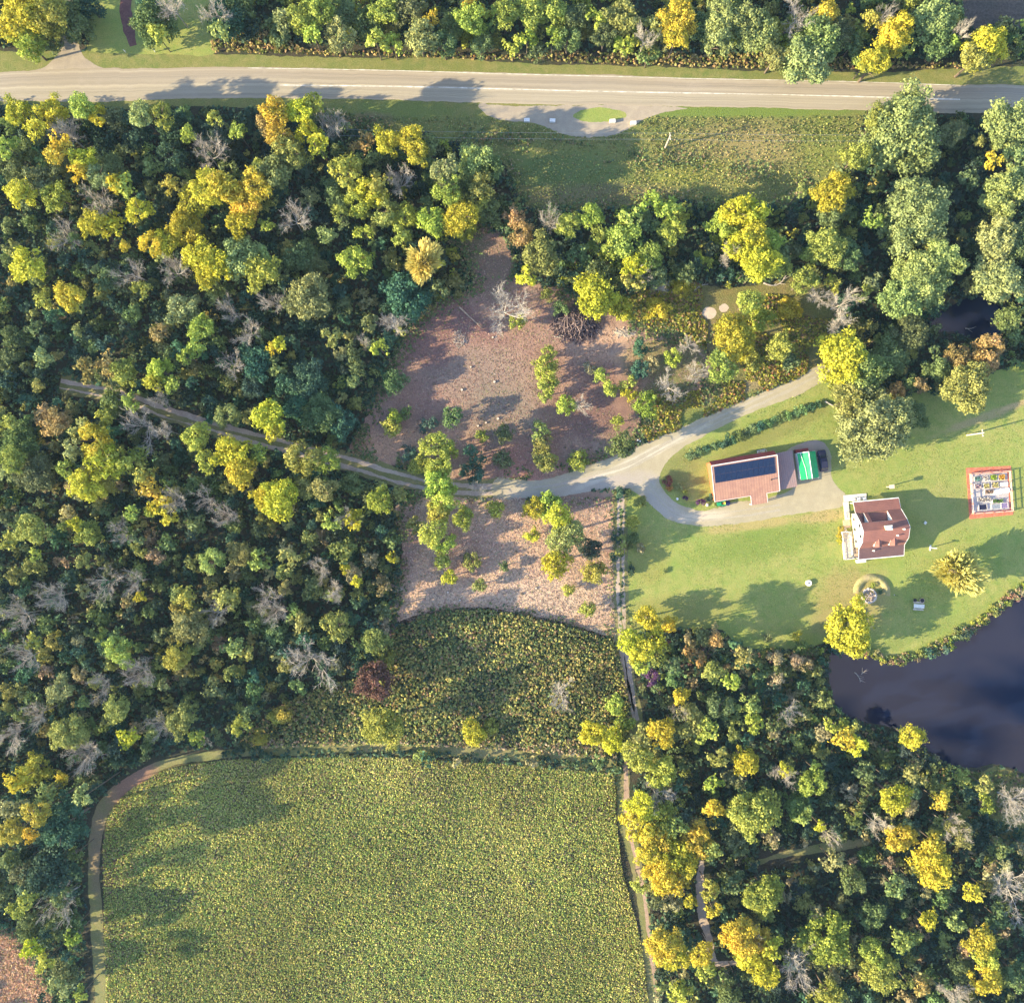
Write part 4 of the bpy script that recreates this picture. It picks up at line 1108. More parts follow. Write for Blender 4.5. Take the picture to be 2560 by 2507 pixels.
# picnic table
t = thing('picnic_table', 'pale wooden picnic table standing in tree shade by the pond', 'picnic table', P(2294, 1514), -.06)
s = MB()
for k in range(5): s.box(-1.15, 1.15, -.42 + k * .17, -.27 + k * .17, .72, .77)
s.build('tabletop', m_white, t)
for y in (-.78, .78):
    s = MB(); s.box(-1.15, 1.15, y - .14, y + .14, .42, .46); s.build('bench', plain('bench_board', (.55, .48, .42), .8, .2), t)
for x in (-.8, .8):
    s = MB(); s.tube((x, -.75, 0), (x, -.2, .72), .05, .05, 4); s.tube((x, .75, 0), (x, .2, .72), .05, .05, 4); s.box(x - .04, x + .04, -.8, .8, .36, .42); s.build('leg', m_deck, t)
t2 = thing('grill', 'dark grill with a lid standing just behind the picnic table', 'grill', P(2283, 1499), .3)
s = MB(); s.rock((0, 0, .95), .42, random, .55, 6, 12); s.build('lid', m_dark, t2)
for a in (0.5, 2.6, 4.7):
    s = MB(); s.tube((.35 * math.cos(a), .35 * math.sin(a), 0), (.2 * math.cos(a), .2 * math.sin(a), .8), .03, .03, 5); s.build('leg', m_grey, t2)
t2 = thing('planter', 'brownish tub planter at the east side behind the picnic table', 'planter', P(2303, 1500), 0)
s = MB(); s.tube((0, 0, 0), (0, 0, .55), .4, .52, 12); s.build('tub', m_brick, t2)
s = MB(); s.tube((0, 0, .5), (0, 0, .56), .46, .46, 12); s.build('soil', m_dark, t2)
# landscape stones by the barn garden
for (px, py, r_, lab) in ((1693, 1247, .3, 'small white stone at the curve of the drive'), (1768, 1262, .34, 'white stone by the purple bush near the barn'), (1600, 1103, .26, 'white stone on the verge where the driveway widens'), (1594, 1101, .3, 'pale rock beside the white verge stone near the driveway')):
    s = MB(); s.rock((0, 0, r_ * .4), r_, random, .8, 6, 9); o = s.build('stone', m_white, None); o.location = P(px, py); tag(o, lab, 'stone')
# logs, brush and cut poles
def stick_pile(name, label, cat, c, n, rx, ry, lmin, lmax, ang, spread, r, mats, zmax):
    t = thing(name, label, cat, c)
    bs_ = [MB() for _ in mats]
    for k in range(n):
        a = 2 * math.pi * random.random(); q = math.sqrt(random.random())
        x, y = rx * q * math.cos(a), ry * q * math.sin(a)
        L = random.uniform(lmin, lmax); th = math.radians(ang) + random.gauss(0, spread)
        z = .05 + random.random() * zmax * (1 - q * q)
        dz = random.uniform(-.15, .25) * zmax
        dx, dy = math.cos(th) * L / 2, math.sin(th) * L / 2
        mid = Vector((x + random.uniform(-.2, .2), y + random.uniform(-.2, .2), z))
        rr = r * random.uniform(.6, 1.3)
        b_ = bs_[k % len(mats)]
        b_.tube((x - dx, y - dy, max(.03, z - dz)), mid, rr, rr * .8, 5); b_.tube(mid, (x + dx, y + dy, max(.03, z + dz)), rr * .8, rr * .35, 5)
    for b_, m_, nm in zip(bs_, mats, ('brushwood', 'sticks', 'top_sticks')): b_.build(nm, m_, t)
    return t
m_stk = plain('dark_brush', (.07, .05, .06), .9, .3, 2.0); m_stk2 = plain('brown_sticks', (.34, .24, .21), .9, .3, 2.0)
stick_pile('brush_pile', 'big dark heap of cut brush at the top of the clearing', 'brush pile', P(1440, 812), 900, 5.0, 2.9, 1.2, 4.0, 80, .9, .085, (m_stk, m_stk, m_stk2), 1.9)
stick_pile('pole_stack', 'stack of pale cut poles at the west edge of the lower clearing', 'pole stack', P(972, 1466), 46, 2.2, .9, 2.0, 4.5, 170, .12, .09, (m_DEAD_ if False else M_DEAD, m_stk2), .6)
stick_pile('pole_stack', 'purplish heap of upright cut stems below the pale pole stack', 'pole stack', P(992, 1512), 40, .7, 1.6, 1.0, 2.4, 95, .3, .07, (m_stk2, M_DEAD), .5)
stick_pile('brush_pile', 'small grey stick heap in the upper west part of the clearing', 'brush pile', P(1150, 848), 120, 1.5, 1.8, .5, 1.6, 40, 1.2, .05, (M_DEAD, m_stk2), .5)
stick_pile('brush_pile', 'pale spread of dry sticks on the path at the clearing east end', 'brush pile', P(1565, 833), 90, 2.4, .8, .8, 2.2, 5, .7, .05, (plain('straw_sticks', (.66, .52, .38), .9, .2), M_DEAD), .4)
def log(p0, p1, r, label, m_=None, bend=0.0):
    a, c_ = P(*p0, .05 + r), P(*p1, .05 + r)
    mid = (a + c_) / 2; d = c_ - a
    side = Vector((-d.y, d.x, 0)).normalized() * bend
    t = thing('fallen_log', label, 'log', mid, 0)
    s = MB(); pts = []
    for i in range(9):
        f = i / 8
        pts.append(a.lerp(c_, f) - mid + side * 4 * f * (1 - f) + Vector((0, 0, .1 * math.sin(i * 1.3))))
    for i in range(8): s.tube(pts[i], pts[i + 1], r * (1 - .08 * i), r * (1 - .08 * (i + 1)), 7)
    s.build('trunk', m_ or M_DEAD, t)
    s = MB()
    for i in (3, 5, 6, 7):
        q = pts[i]; an = random.uniform(-1.2, 1.2)
        dv = (d.normalized() + Vector((0, 0, .4))) * random.uniform(.6, 1.3)
        dv.rotate(Matrix.Rotation(an, 3, 'Z')); s.tube(q, q + dv, r * .35, r * .1, 5)
    s.build('branch_stub', m_ or M_DEAD, t)
m_log = plain('tan_log', (.44, .31, .22), .9, .25, 2)
log((1148, 768), (1206, 822), .22, 'long tan fallen trunk lying across the top of the clearing', m_log)
log((1908, 708), (1965, 690), .22, 'curved pale fallen branch in the scrub north of the driveway', None, -1.3)
log((2062, 1004), (2112, 1030), .2, 'pale broken trunk poking from the big tree by the driveway')
log((1735, 728), (1770, 712), .13, 'thin pale fallen branch in the middle of the east woods', None, .4)
log((1386, 842), (1398, 844), .14, 'short white log piece just southwest of the brush pile')
log((1755, 2330), (1772, 2360), .1, 'thin white broken limb by the sandy track')
log((2128, 820), (2185, 810), .12, 'pale leaning limb beside the dark creek pool')
log((2412, 822), (2428, 822), .14, 'white snag lying in the dark creek pool')
log((2135, 1680), (2150, 1705), .1, 'grey snag lying in the shallow west end of the pond', None, .3)
log((2152, 1684), (2160, 1678), .12, 'white chip of wood floating at the pond west end')
# stumps in the clearings
m_stump = plain('stump_top', (.66, .52, .42), .9, .2)
STUMPS = [(1085, 960, 'dark'), (1155, 975, 0), (1245, 1047, 0), (1177, 918, 'pale'), (1215, 1057, 0), (1195, 1065, 0), (1236, 955, 0), (1340, 1470, 0), (1304, 1484, 'dark'), (1232, 844, 0), (1150, 1500, 0), (1420, 1390, 0), (1290, 1380, 'dark'), (1360, 1000, 0), (1120, 1480, 0)]
ORD = ['first', 'second', 'third', 'fourth', 'fifth', 'sixth', 'seventh', 'eighth', 'ninth', 'tenth', 'eleventh', 'twelfth', 'thirteenth', 'fourteenth', 'fifteenth']
up = sorted([q for q in STUMPS if q[1] < 1250], key=lambda q: q[0]); lo = sorted([q for q in STUMPS if q[1] >= 1250], key=lambda q: q[0])
for grp, nm in ((up, 'upper'), (lo, 'lower')):
    for k, (px, py, kd) in enumerate(grp):
        t = thing('stump', f'low cut stump in the {nm} clearing, {ORD[k]} from the west', 'stump', P(px, py), random.random() * 3, 'cut stumps in the clearings')
        r_ = random.uniform(.2, .32)
        s = MB(); s.tube((0, 0, 0), (0, 0, .32), r_ * 1.25, r_, 9); s.build('bark', M_BARK, t)
        s = MB(); s.tube((0, 0, .32), (0, 0, .335), r_ * .9, r_ * .88, 9); s.build('cut_face', m_stump if kd != 'dark' else M_BARK, t)
# ------------------------------------------------------------------ foliage
def quads_mesh(name, V, m, var=None, col=None):
    """V: (N,4,3) leaf quads; var (N,) and col (N,3) per leaf."""
    n = len(V)
    me = bpy.data.meshes.new(name)
    me.vertices.add(n * 4)
    me.vertices.foreach_set('co', V.astype(np.float32).ravel())
    me.loops.add(n * 4)
    me.loops.foreach_set('vertex_index', np.arange(n * 4, dtype=np.int32))
    me.polygons.add(n)
    me.polygons.foreach_set('loop_start', np.arange(0, n * 4, 4, dtype=np.int32))
    if var is not None:
        a = me.attributes.new('var', 'FLOAT', 'POINT'); a.data.foreach_set('value', np.repeat(var, 4).astype(np.float32))
    if col is not None:
        a = me.attributes.new('col', 'FLOAT_COLOR', 'POINT')
        c4 = np.concatenate([col, np.ones((n, 1))], 1); a.data.foreach_set('color', np.repeat(c4, 4, 0).astype(np.float32).ravel())
    me.materials.append(m)
    me.update(calc_edges=True)
    return me

def unit(v): return v / np.maximum(np.linalg.norm(v, axis=-1, keepdims=True), 1e-9)

def leaf_quads(pos, nrm, size, elong, g, along=None, fold=0.3):
    n = len(pos)
    nrm = unit(nrm)
    ref = g.normal(size=(n, 3)) if along is None else along + 0.25 * g.normal(size=(n, 3))
    t1 = unit(ref - nrm * np.sum(ref * nrm, 1, keepdims=True))
    t2 = np.cross(nrm, t1)
    a = (size * elong)[:, None] * 0.5; b = (size / elong ** .5)[:, None] * 0.5
    k = fold * a
    return np.stack([pos - t1 * a - nrm * k, pos + t2 * b, pos + t1 * a - nrm * k, pos - t2 * b], 1)

def sphere_dirs(n, g, zmin=-1.0):
    z = g.uniform(zmin, 1, n); ph = g.uniform(0, 2 * np.pi, n); r = np.sqrt(1 - z * z)
    return np.stack([r * np.cos(ph), r * np.sin(ph), z], 1)

def crown_arrays(R, hgt, seed, nclump, leaf, dens=1.0, style='round'):
    g = np.random.default_rng(seed)
    d = sphere_dirs(nclump, g, -0.55)
    az = np.arctan2(d[:, 1], d[:, 0])
    f = 1 + .15 * np.sin(2 * az + g.uniform(0, 6)) * g.uniform(.3, 1) + .11 * np.sin(3 * az + g.uniform(0, 6)) + .08 * np.sin(5 * az + g.uniform(0, 6))
    q = g.uniform(.25, 1, nclump) ** .5 * g.uniform(.70, .92, nclump)
    if style == 'spiky': f = f * 0 + 1; q = g.uniform(.5, .95, nclump)
    cen = d * np.stack([R * f, R * f, np.full(nclump, hgt / 2)], 1) * q[:, None]
    cen[:, 2] += g.uniform(-.08, .08, nclump) * hgt
    base = R * (0.62 / nclump ** .5 + .10)
    rc = base * g.uniform(.6, 1.5, nclump)
    P_, N_, S_, V_, A_ = [], [], [], [], []
    for i in range(nclump):
        area = 4 * np.pi * rc[i] ** 2
        m = max(10, int(dens * area * .62 / (leaf * leaf * .5)))
        dd = sphere_dirs(m, g, -.75)
        k = rc[i] * np.where(g.uniform(0, 1, m) < .14, g.uniform(1.1, 1.5, m), g.uniform(.62, 1.1, m)) * (1 + .18 * np.sin(dd[:, 0] * 5 + i) * np.cos(dd[:, 1] * 6 + i))
        p = cen[i] + dd * k[:, None] * np.array([1, 1, .85])
        P_.append(p); N_.append(dd + g.normal(size=(m, 3)) * .55 + np.array([0, 0, .15]))
        S_.append(leaf * g.uniform(.6, 1.35, m))
        cv = g.uniform(0, 1)
        V_.append(np.clip(.55 * cv + .45 * g.uniform(0, 1, m), 0, 1))
        A_.append(dd)
    pos = np.concatenate(P_); nrm = np.concatenate(N_); sz = np.concatenate(S_); var = np.concatenate(V_); al = np.concatenate(A_)
    own = np.repeat(np.arange(nclump), [len(x) for x in P_])
    keep = np.ones(len(pos), bool)
    for i in range(nclump):
        inn = (np.linalg.norm((pos - cen[i]) / np.array([1, 1, .85]), axis=1) < rc[i] * .66) & (own != i)
        keep &= ~inn
    pos, nrm, sz, var, al = pos[keep], nrm[keep], sz[keep], var[keep], al[keep]
    if style == 'spiky':
        rad = unit(pos * np.array([1, 1, 1.1]) + np.array([0, 0, hgt * .35]))
        nr = unit(np.cross(rad, g.normal(size=pos.shape)))
        V = leaf_quads(pos, nr, sz * 1.25, np.full(len(pos), 2.6), g, along=rad, fold=.05)
    else:
        V = leaf_quads(pos, nrm, sz, np.full(len(pos), 1.25), g)
    return V, var

CLASSES = [('S', 1.25, .24, 10, 8), ('M', 2.1, .28, 20, 10), ('L', 3.3, .32, 40, 10), ('X', 5.0, .36, 80, 7), ('H', 8.2, .40, 170, 3)]
CROWNS = {}
for (nm, R, leaf, nc, nv) in CLASSES:
    CROWNS[nm] = []
    for k in range(nv):
        g = np.random.default_rng(900 + k * 17 + int(R * 100))
        hg = R * g.uniform(1.25, 1.75)
        V, var = crown_arrays(R, hg, 100 + k * 31 + int(R * 10), nc + (k % 3) * max(1, nc // 6), leaf)
        CROWNS[nm].append((quads_mesh('crown', V, M_LEAF, var), R, hg))
SPIKY = []
for k in range(3):
    V, var = crown_arrays(4.2, 5.5, 400 + k, 60, .42, .8, 'spiky')
    SPIKY.append((quads_mesh('crown', V, M_LEAF, var), 4.2, 5.5))

def limb_mesh(name, h, R, seed, m, nlimb=7, r0=.16):
    """Tapered trunk of height 1 part below the crown centre (origin at the ground) with rising limbs."""
    r = random.Random(seed); b = MB()
    p = Vector((0, 0, -.1)); pts = [p]
    for i in range(4):
        p = p + Vector((r.uniform(-.12, .12), r.uniform(-.12, .12), h / 4)); pts.append(p)
    for i in range(4): b.tube(pts[i], pts[i + 1], r0 * (1.25 - .2 * i), r0 * (1.25 - .2 * (i + 1)), 6)
    for i in range(nlimb):
        a = 6.28 * i / nlimb + r.uniform(-.3, .3); t = r.uniform(.45, .95)
        s = pts[0].lerp(pts[4], t); e = s + Vector((math.cos(a) * R * .6, math.sin(a) * R * .6, R * r.uniform(.25, .7)))
        mid = s.lerp(e, .5) + Vector((0, 0, .12 * R))
        b.tube(s, mid, r0 * .45, r0 * .28, 5); b.tube(mid, e, r0 * .28, r0 * .1, 4)
    return b.mesh(name, m)
TRUNKS = {nm: [limb_mesh('trunk', 1.5 * R + 1.2, R, 50 + i, M_BARK, 6, .05 + .05 * R) for i in range(2)] for (nm, R, leaf, nc, nv) in CLASSES}
TRUNK_H = {nm: 1.5 * R + 1.2 for (nm, R, leaf, nc, nv) in CLASSES}

# bare trees
def bare_meshes(seed, h=10.0, R=3.6):
    r = random.Random(seed); tk, br = MB(), MB()
    lean = Vector((r.uniform(-.6, .6), r.uniform(-.6, .6), 0))
    top = Vector((0, 0, h * .5)) + lean
    tk.tube((0, 0, -.1), top * .5, .2, .15, 7); tk.tube(top * .5, top, .15, .1, 7)
    def grow(b, p, d, L, rad, lev):
        n = 3; q = p
        for i in range(n):
            d = (d + Vector((r.gauss(0, .16), r.gauss(0, .16), r.gauss(.05, .10)))).normalized()
            e = q + d * L / n
            r1 = rad * (1 - .25 * (i + 1) / n * 1.6)
            b.tube(q, e, max(.016, rad * (1 - .4 * i / n)), max(.012, rad * (1 - .4 * (i + 1) / n)), 5 if lev < 2 else 3, False)
            if lev < 4:
                for s in range(2):
                    ax = Vector((r.gauss(0, 1), r.gauss(0, 1), r.gauss(0, .5)))
                    sd = (d + ax.normalized() * r.uniform(.55, 1.0)).normalized()
                    grow(b, q.lerp(e, r.uniform(.3, 1)), sd, L * r.uniform(.42, .66), rad * .48, lev + 1)
            q = e
    nb = r.randint(5, 7)
    for i in range(nb):
        a = 6.283 * i / nb + r.uniform(-.35, .35)
        el = r.uniform(.25, 1.0)
        d = Vector((math.cos(a) * math.cos(el), math.sin(a) * math.cos(el), math.sin(el)))
        grow(br, top * r.uniform(.72, 1.0), d, R * r.uniform(.85, 1.15), .09, 1)
    return tk.mesh('trunk', M_DEAD), br.mesh('branches', M_DEAD)
BARE = [bare_meshes(300 + i) for i in range(7)]

# ------------------------------------------------------------------ tree survey: x,y,crown diameter (photo pixels), colour key
COLR = dict(Y=(.54, .49, .055), G=(.56, .44, .06), L=(.36, .40, .08), M=(.17, .22, .085), S=(.30, .35, .125), B=(.085, .165, .105), D=(.06, .105, .07), O=(.38, .29, .11), R=(.23, .13, .10), P=(.12, .05, .13), W=(.70, .60, .19), K=(.32, .33, .10), T=(.38, .33, .18))
CNAME = dict(Y='bright yellow', G='golden yellow', L='yellow-green', M='mid green', S='pale sage green', B='bluish green', D='dark green', O='orange-brown', R='reddish brown', P='purple', W='pale straw yellow', K='olive', T='tan')
SURVEY = """
60,40,110,Y;75,112,70,L;130,45,85,L;185,55,95,M;122,95,65,M;14,60,60,D;225,15,60,D;385,55,95,M;372,18,60,B;392,86,52,L;570,48,85,B;602,22,70,M;548,80,48,S;622,70,50,D
45,285,60,Y;128,280,60,Y;203,268,58,L;246,290,50,Y;88,318,48,Y;150,352,50,Y;140,386,45,G;206,396,55,Y;195,428,40,Y;290,302,58,M;262,340,66,D;332,330,76,D;350,288,56,S;402,288,56,L;440,322,66,D;472,334,40,L;538,298,34,L;596,332,46,L;622,300,50,D
430,392,66,D;558,360,80,D;20,372,50,L;62,372,56,M;22,420,66,M;48,482,66,Y;110,450,76,M;142,490,64,L;272,430,80,M;292,462,48,Y;312,466,50,L;250,440,54,S;424,462,36,L
482,508,72,Y;522,468,80,Y;562,470,74,Y;612,500,88,G;600,562,62,Y;640,460,68,Y;462,572,80,Y;420,602,56,Y;380,612,54,Y;312,614,28,Y;502,602,66,M;500,645,78,Y;540,662,66,Y;522,690,56,Y;346,526,56,Y;230,560,58,Y;276,562,52,Y;602,640,96,S;652,682,76,L;668,560,34,L
72,662,76,Y;100,684,64,M;132,612,26,L;270,690,58,M
752,48,58,L;782,84,54,L;802,28,70,L;850,92,68,S;870,40,56,M;920,62,66,M;940,104,52,L;984,112,46,L;962,28,64,L;1020,28,66,M;1050,92,74,S;1076,45,44,Y;1110,112,56,M;1130,66,60,M;1180,48,70,L;1202,112,56,M;1190,14,54,Y;1262,38,66,L;1282,112,46,L;708,50,54,S;1330,36,70,L;1318,100,46,L;1388,38,70,L;1382,92,44,L;1345,130,44,M;1440,50,60,M;1486,45,52,L;1560,48,78,K;1632,70,54,S;1694,48,86,G;1690,92,56,Y;1800,48,84,S;1790,98,70,S;1870,62,90,S;1562,112,50,L;1620,140,48,M;1512,90,56,M;1740,60,66,M;1420,100,56,M
690,282,66,G;674,316,56,O;700,338,58,G;746,282,60,Y;786,264,54,L;772,332,56,Y;792,354,50,Y;726,385,78,K;690,424,72,S;650,432,52,L;908,352,50,O;966,358,58,Y;1024,346,60,Y;1042,384,58,Y;1074,364,52,M;930,388,44,M
870,430,76,L;850,482,84,M;930,482,66,Y;946,462,50,L;892,512,56,L;848,534,40,L;1110,430,62,S;1116,474,64,L;1192,410,86,S;1202,462,64,K;1224,425,60,M;1156,472,58,M;1130,492,50,L;960,530,64,K;1012,542,56,L;1080,552,66,L;1152,540,80,Y;1162,574,50,L;1192,504,54,L;1224,532,58,M;1284,540,42,O;1300,582,60,O;1262,560,46,M;910,580,40,L;1002,590,44,L;1060,652,76,W;752,642,84,M;792,670,56,M;892,652,72,L
1420,562,56,L;1476,540,56,L;1502,584,42,L;1576,546,52,L;1626,508,52,L;1676,522,50,L;1622,562,52,M;1682,574,60,L;1562,602,78,L;1522,624,50,L;1592,662,58,Y;1442,642,52,M;1366,612,48,M;1350,642,84,K;1316,692,46,Y;1842,530,68,Y;1872,542,78,Y;1802,562,58,L;1884,594,66,Y;1860,624,76,Y;1922,602,56,L;1952,642,52,M;1902,652,84,Y;1944,664,56,L;1716,682,50,M;1502,684,66,M;1640,692,56,M
1893,80,94,S;2064,40,68,Y;2042,100,104,S;2010,160,120,S;1936,142,58,K;2092,82,66,M;2182,50,42,L;2242,74,74,Y;2222,112,68,Y;2190,152,68,Y;2166,156,50,L;2130,112,50,M;2334,52,104,S;2352,112,66,M;2382,108,40,L;2460,114,88,Y;2440,142,72,L
2260,330,205,S;2142,392,62,L;2192,300,58,L;2380,332,60,M;2522,310,126,S;2082,482,88,Y;2072,542,56,M;2006,475,30,K;2282,540,175,S;2182,546,50,L;2482,402,42,Y;2420,450,52,M;2512,482,108,S;2492,602,120,S;2062,612,86,L;2398,662,44,K;2302,702,150,S;2120,640,66,M;2250,745,90,S;2492,704,108,S;2545,606,90,M;2516,800,58,M;2350,640,80,S;2545,400,70,S
172,742,64,Y;115,750,42,L;202,762,40,M;282,682,48,M;352,726,46,L;332,782,44,M;462,772,74,S;506,822,58,L;490,866,48,L;462,892,34,L;530,842,46,M;402,832,48,O;40,842,56,M;20,902,66,M;110,892,48,S;212,922,54,K;270,912,54,O;312,932,58,L;396,926,56,L;380,956,42,Y;432,962,48,L;642,902,76,B;632,962,56,B;682,872,26,Y;570,1042,56,S;672,1042,74,Y;682,1074,46,Y;282,1012,66,M;262,1042,40,L;332,1002,48,L;140,1052,68,O;108,1032,44,O;202,1072,50,K;26,1052,42,L;50,1102,84,M;32,1152,56,L;90,1182,84,M;236,1102,74,Y;262,1152,76,Y;302,1152,56,L;182,1122,46,S;166,1172,46,L;222,1212,82,Y;262,1202,56,L;350,1142,46,L;352,1182,50,L;490,1090,60,L;512,1152,48,L;582,1130,78,Y;602,1182,66,Y;650,1132,46,L;380,1222,48,G;402,1262,54,G;422,1292,40,G;576,1212,48,K;332,1282,40,L;380,1276,36,L
652,652,60,S;770,742,98,S;690,682,58,M;800,762,56,M;906,652,0,L;1016,742,126,B;830,842,46,K;700,862,36,Y;950,872,42,L;880,886,48,M;768,952,86,B;720,962,56,B;800,1032,84,M;850,1052,66,B;740,1020,60,B;986,956,54,M;986,1044,40,L;976,1066,44,L;1016,1032,30,M;1070,1062,40,B;1130,1042,48,M;1205,1092,32,L;1264,1082,44,M;1260,1152,46,M;1186,1140,48,B;1180,1182,52,B;1024,1132,38,B;1086,1112,58,L;1052,1162,50,L;1100,1170,60,L;1100,1212,66,L;1122,1126,46,L;760,1142,78,L;820,1152,56,L;700,1242,88,Y;762,1222,58,K;810,1224,56,K;666,1250,60,Y;950,1252,56,Y;992,1232,40,K;882,1212,58,M;920,1232,42,M;1292,802,42,L
1490,742,98,Y;1580,702,50,L;1556,772,56,Y;1640,772,52,Y;1702,722,42,Y;1622,640,64,L;1832,842,96,Y;1860,880,50,Y;1872,752,58,L;1802,922,66,L;1812,892,48,M;1950,872,60,L;1882,902,46,L;1905,800,56,L;1975,770,50,Y;2010,702,58,L;1975,905,46,M;1370,882,38,L;1362,922,56,L;1372,962,46,L;1362,988,36,L;1415,1012,44,L;1470,922,30,T;1504,936,34,L;1526,972,40,L;1570,962,40,L;1572,986,34,Y;1614,1012,54,L;1540,1056,34,L;1554,1112,60,M;1350,1082,48,K;1362,1112,46,K;1360,1152,56,K;1446,1152,46,L;1602,872,44,B;1602,922,46,B;1632,912,36,T;1682,892,44,L;1400,770,36,M;1365,740,34,K
1334,1272,50,Y;1372,1262,56,L;1396,1292,66,Y;1412,1335,84,S;1472,1372,54,D;1390,1412,64,Y;1332,1338,36,Y;1482,1432,56,L;1420,1475,32,L;1466,1522,38,L;1578,1310,36,L;1584,1345,32,M;1110,1252,66,L;1098,1284,58,L;1080,1332,62,L;1108,1352,54,L;1106,1402,44,L;1124,1442,40,Y;1040,1312,46,K;1160,1292,50,L;1240,1272,46,L;1180,1402,46,K;1260,1416,24,M;1200,1462,36,K
2110,890,112,Y;2160,930,100,K;2220,890,92,M;2275,830,80,M;2472,880,76,O;2392,892,60,O;2420,972,104,K;2122,1002,76,K;2242,976,40,O;2302,966,40,O;2172,1066,180,S;2290,1042,58,M;2240,1050,90,S;2345,920,60,M;2445,930,60,O
2400,1432,96,W;2120,1572,112,Y;1990,1586,24,Y;1918,1592,24,M
80,1322,72,L;186,1312,40,Y;222,1332,58,L;20,1352,46,L;86,1386,34,L;212,1402,36,K;392,1392,40,T;532,1402,56,S;602,1382,56,K;462,1492,42,L;442,1482,38,S;478,1562,84,S;292,1622,60,L;312,1652,42,L;442,1642,56,Y;192,1602,32,T;80,1602,42,L;152,1722,56,S;172,1832,82,K;292,1772,58,L;322,1842,46,Y;452,1802,64,K;490,1842,44,L;582,1612,48,S;690,1792,36,G;602,1816,44,L;654,1842,40,G;366,1872,32,M;350,1494,30,Y;250,1540,50,M;120,1560,46,M;560,1500,46,K;650,1400,50,K;640,1560,54,M;380,1700,50,M;540,1720,50,M
885,1302,50,Y;830,1302,46,L;772,1342,42,S;980,1352,48,M;980,1392,26,Y;862,1422,24,Y;892,1456,30,Y;712,1472,34,K;860,1372,54,K;842,1562,64,K;940,1602,58,K;962,1644,44,L;938,1702,82,R;956,1812,92,Y;706,1782,42,G;1182,1832,56,Y;1228,1818,34,L;780,1470,50,M;720,1400,50,K;690,1580,60,M
1622,1548,56,Y;1572,1602,56,Y;1602,1626,62,Y;1642,1602,52,Y;1600,1664,44,L;1668,1560,40,G;1540,1758,46,L;1484,1832,60,Y;1530,1850,54,Y;1562,1802,46,L;1652,1832,66,Y;1722,1802,76,K;1762,1822,54,L;1702,1742,40,Y;1870,1762,46,K;1882,1808,50,L;2090,1812,48,L;2112,1842,50,Y;2062,1832,40,T;2142,1862,46,Y;2276,1842,58,Y;1780,1680,46,K;1826,1700,46,L;1740,1640,46,O;1850,1640,44,K;1680,1660,44,M;1790,1600,40,O;1630,1692,40,P;1800,1765,60,M;1940,1640,36,T;1990,1650,34,T;2000,1620,34,M
90,1922,68,Y;42,1952,50,Y;152,1946,34,Y;92,2032,58,Y;26,2082,56,Y;76,2082,40,G;160,2062,96,B;22,2152,48,M;120,2184,104,D;70,2252,46,L;40,2272,42,L;150,2312,76,M;182,2342,40,L;70,2312,56,M;80,2372,52,Y;112,2404,42,L;162,2432,62,M;206,2482,34,L;150,2472,46,S;60,2180,56,M;210,1990,46,S;30,2020,50,T;110,1985,50,S
1590,1892,66,L;1652,1932,74,L;1612,1842,50,K;1602,2012,66,Y;1592,2062,76,Y;1652,2042,66,L;1692,2072,54,K;1642,2092,76,Y;1622,2132,56,Y;1682,2132,76,Y;1742,2102,84,G;1782,2122,50,K;1652,2182,84,Y;1692,2202,50,Y;1712,2152,66,Y;1880,2032,128,L;1840,2082,70,M;1782,2022,44,Y;1862,1902,58,Y;1782,1962,42,L;1800,1890,50,K;1830,1950,50,M;1660,2362,84,Y;1692,2392,62,Y;1752,2382,56,Y;1762,2422,50,L;1722,2252,36,Y;1772,2222,50,L;1782,2270,42,Y;1902,2242,84,L;1852,2342,84,Y;1872,2392,62,Y;1902,2352,56,G;1932,2372,50,Y;1912,2432,60,Y;1822,2482,58,M;1702,2482,50,L;1600,2210,40,L;1640,2250,40,M;1840,2210,50,M
1990,2012,60,M;2030,1962,58,L;2036,1922,46,L;1966,1922,40,Y;2006,2034,50,K;2236,1992,70,Y;2286,1942,48,K;2050,2062,28,Y;2250,2092,64,Y;2340,2132,50,G;2330,2166,92,Y;2332,2102,48,Y;2432,2232,48,Y;2350,2002,40,G;2466,2012,40,L;1916,2232,70,L;2062,2342,110,L;2322,2302,44,Y;2452,2352,66,Y;2462,2392,56,L;2462,2442,72,Y;2300,2462,54,O;2202,2432,84,L;2182,2382,60,L;2072,2482,58,L;2500,2120,50,M;2490,2290,50,M;2130,2200,60,M;2180,2290,60,M;2400,2420,56,M;2240,2220,50,S;2080,2150,46,S;2160,1930,54,M;2400,2080,56,K;2460,1960,44,K;2545,2440,60,M;2390,2300,50,S;2260,2350,50,K
"""
SPIKES = {(2400, 1432), (1060, 652)}
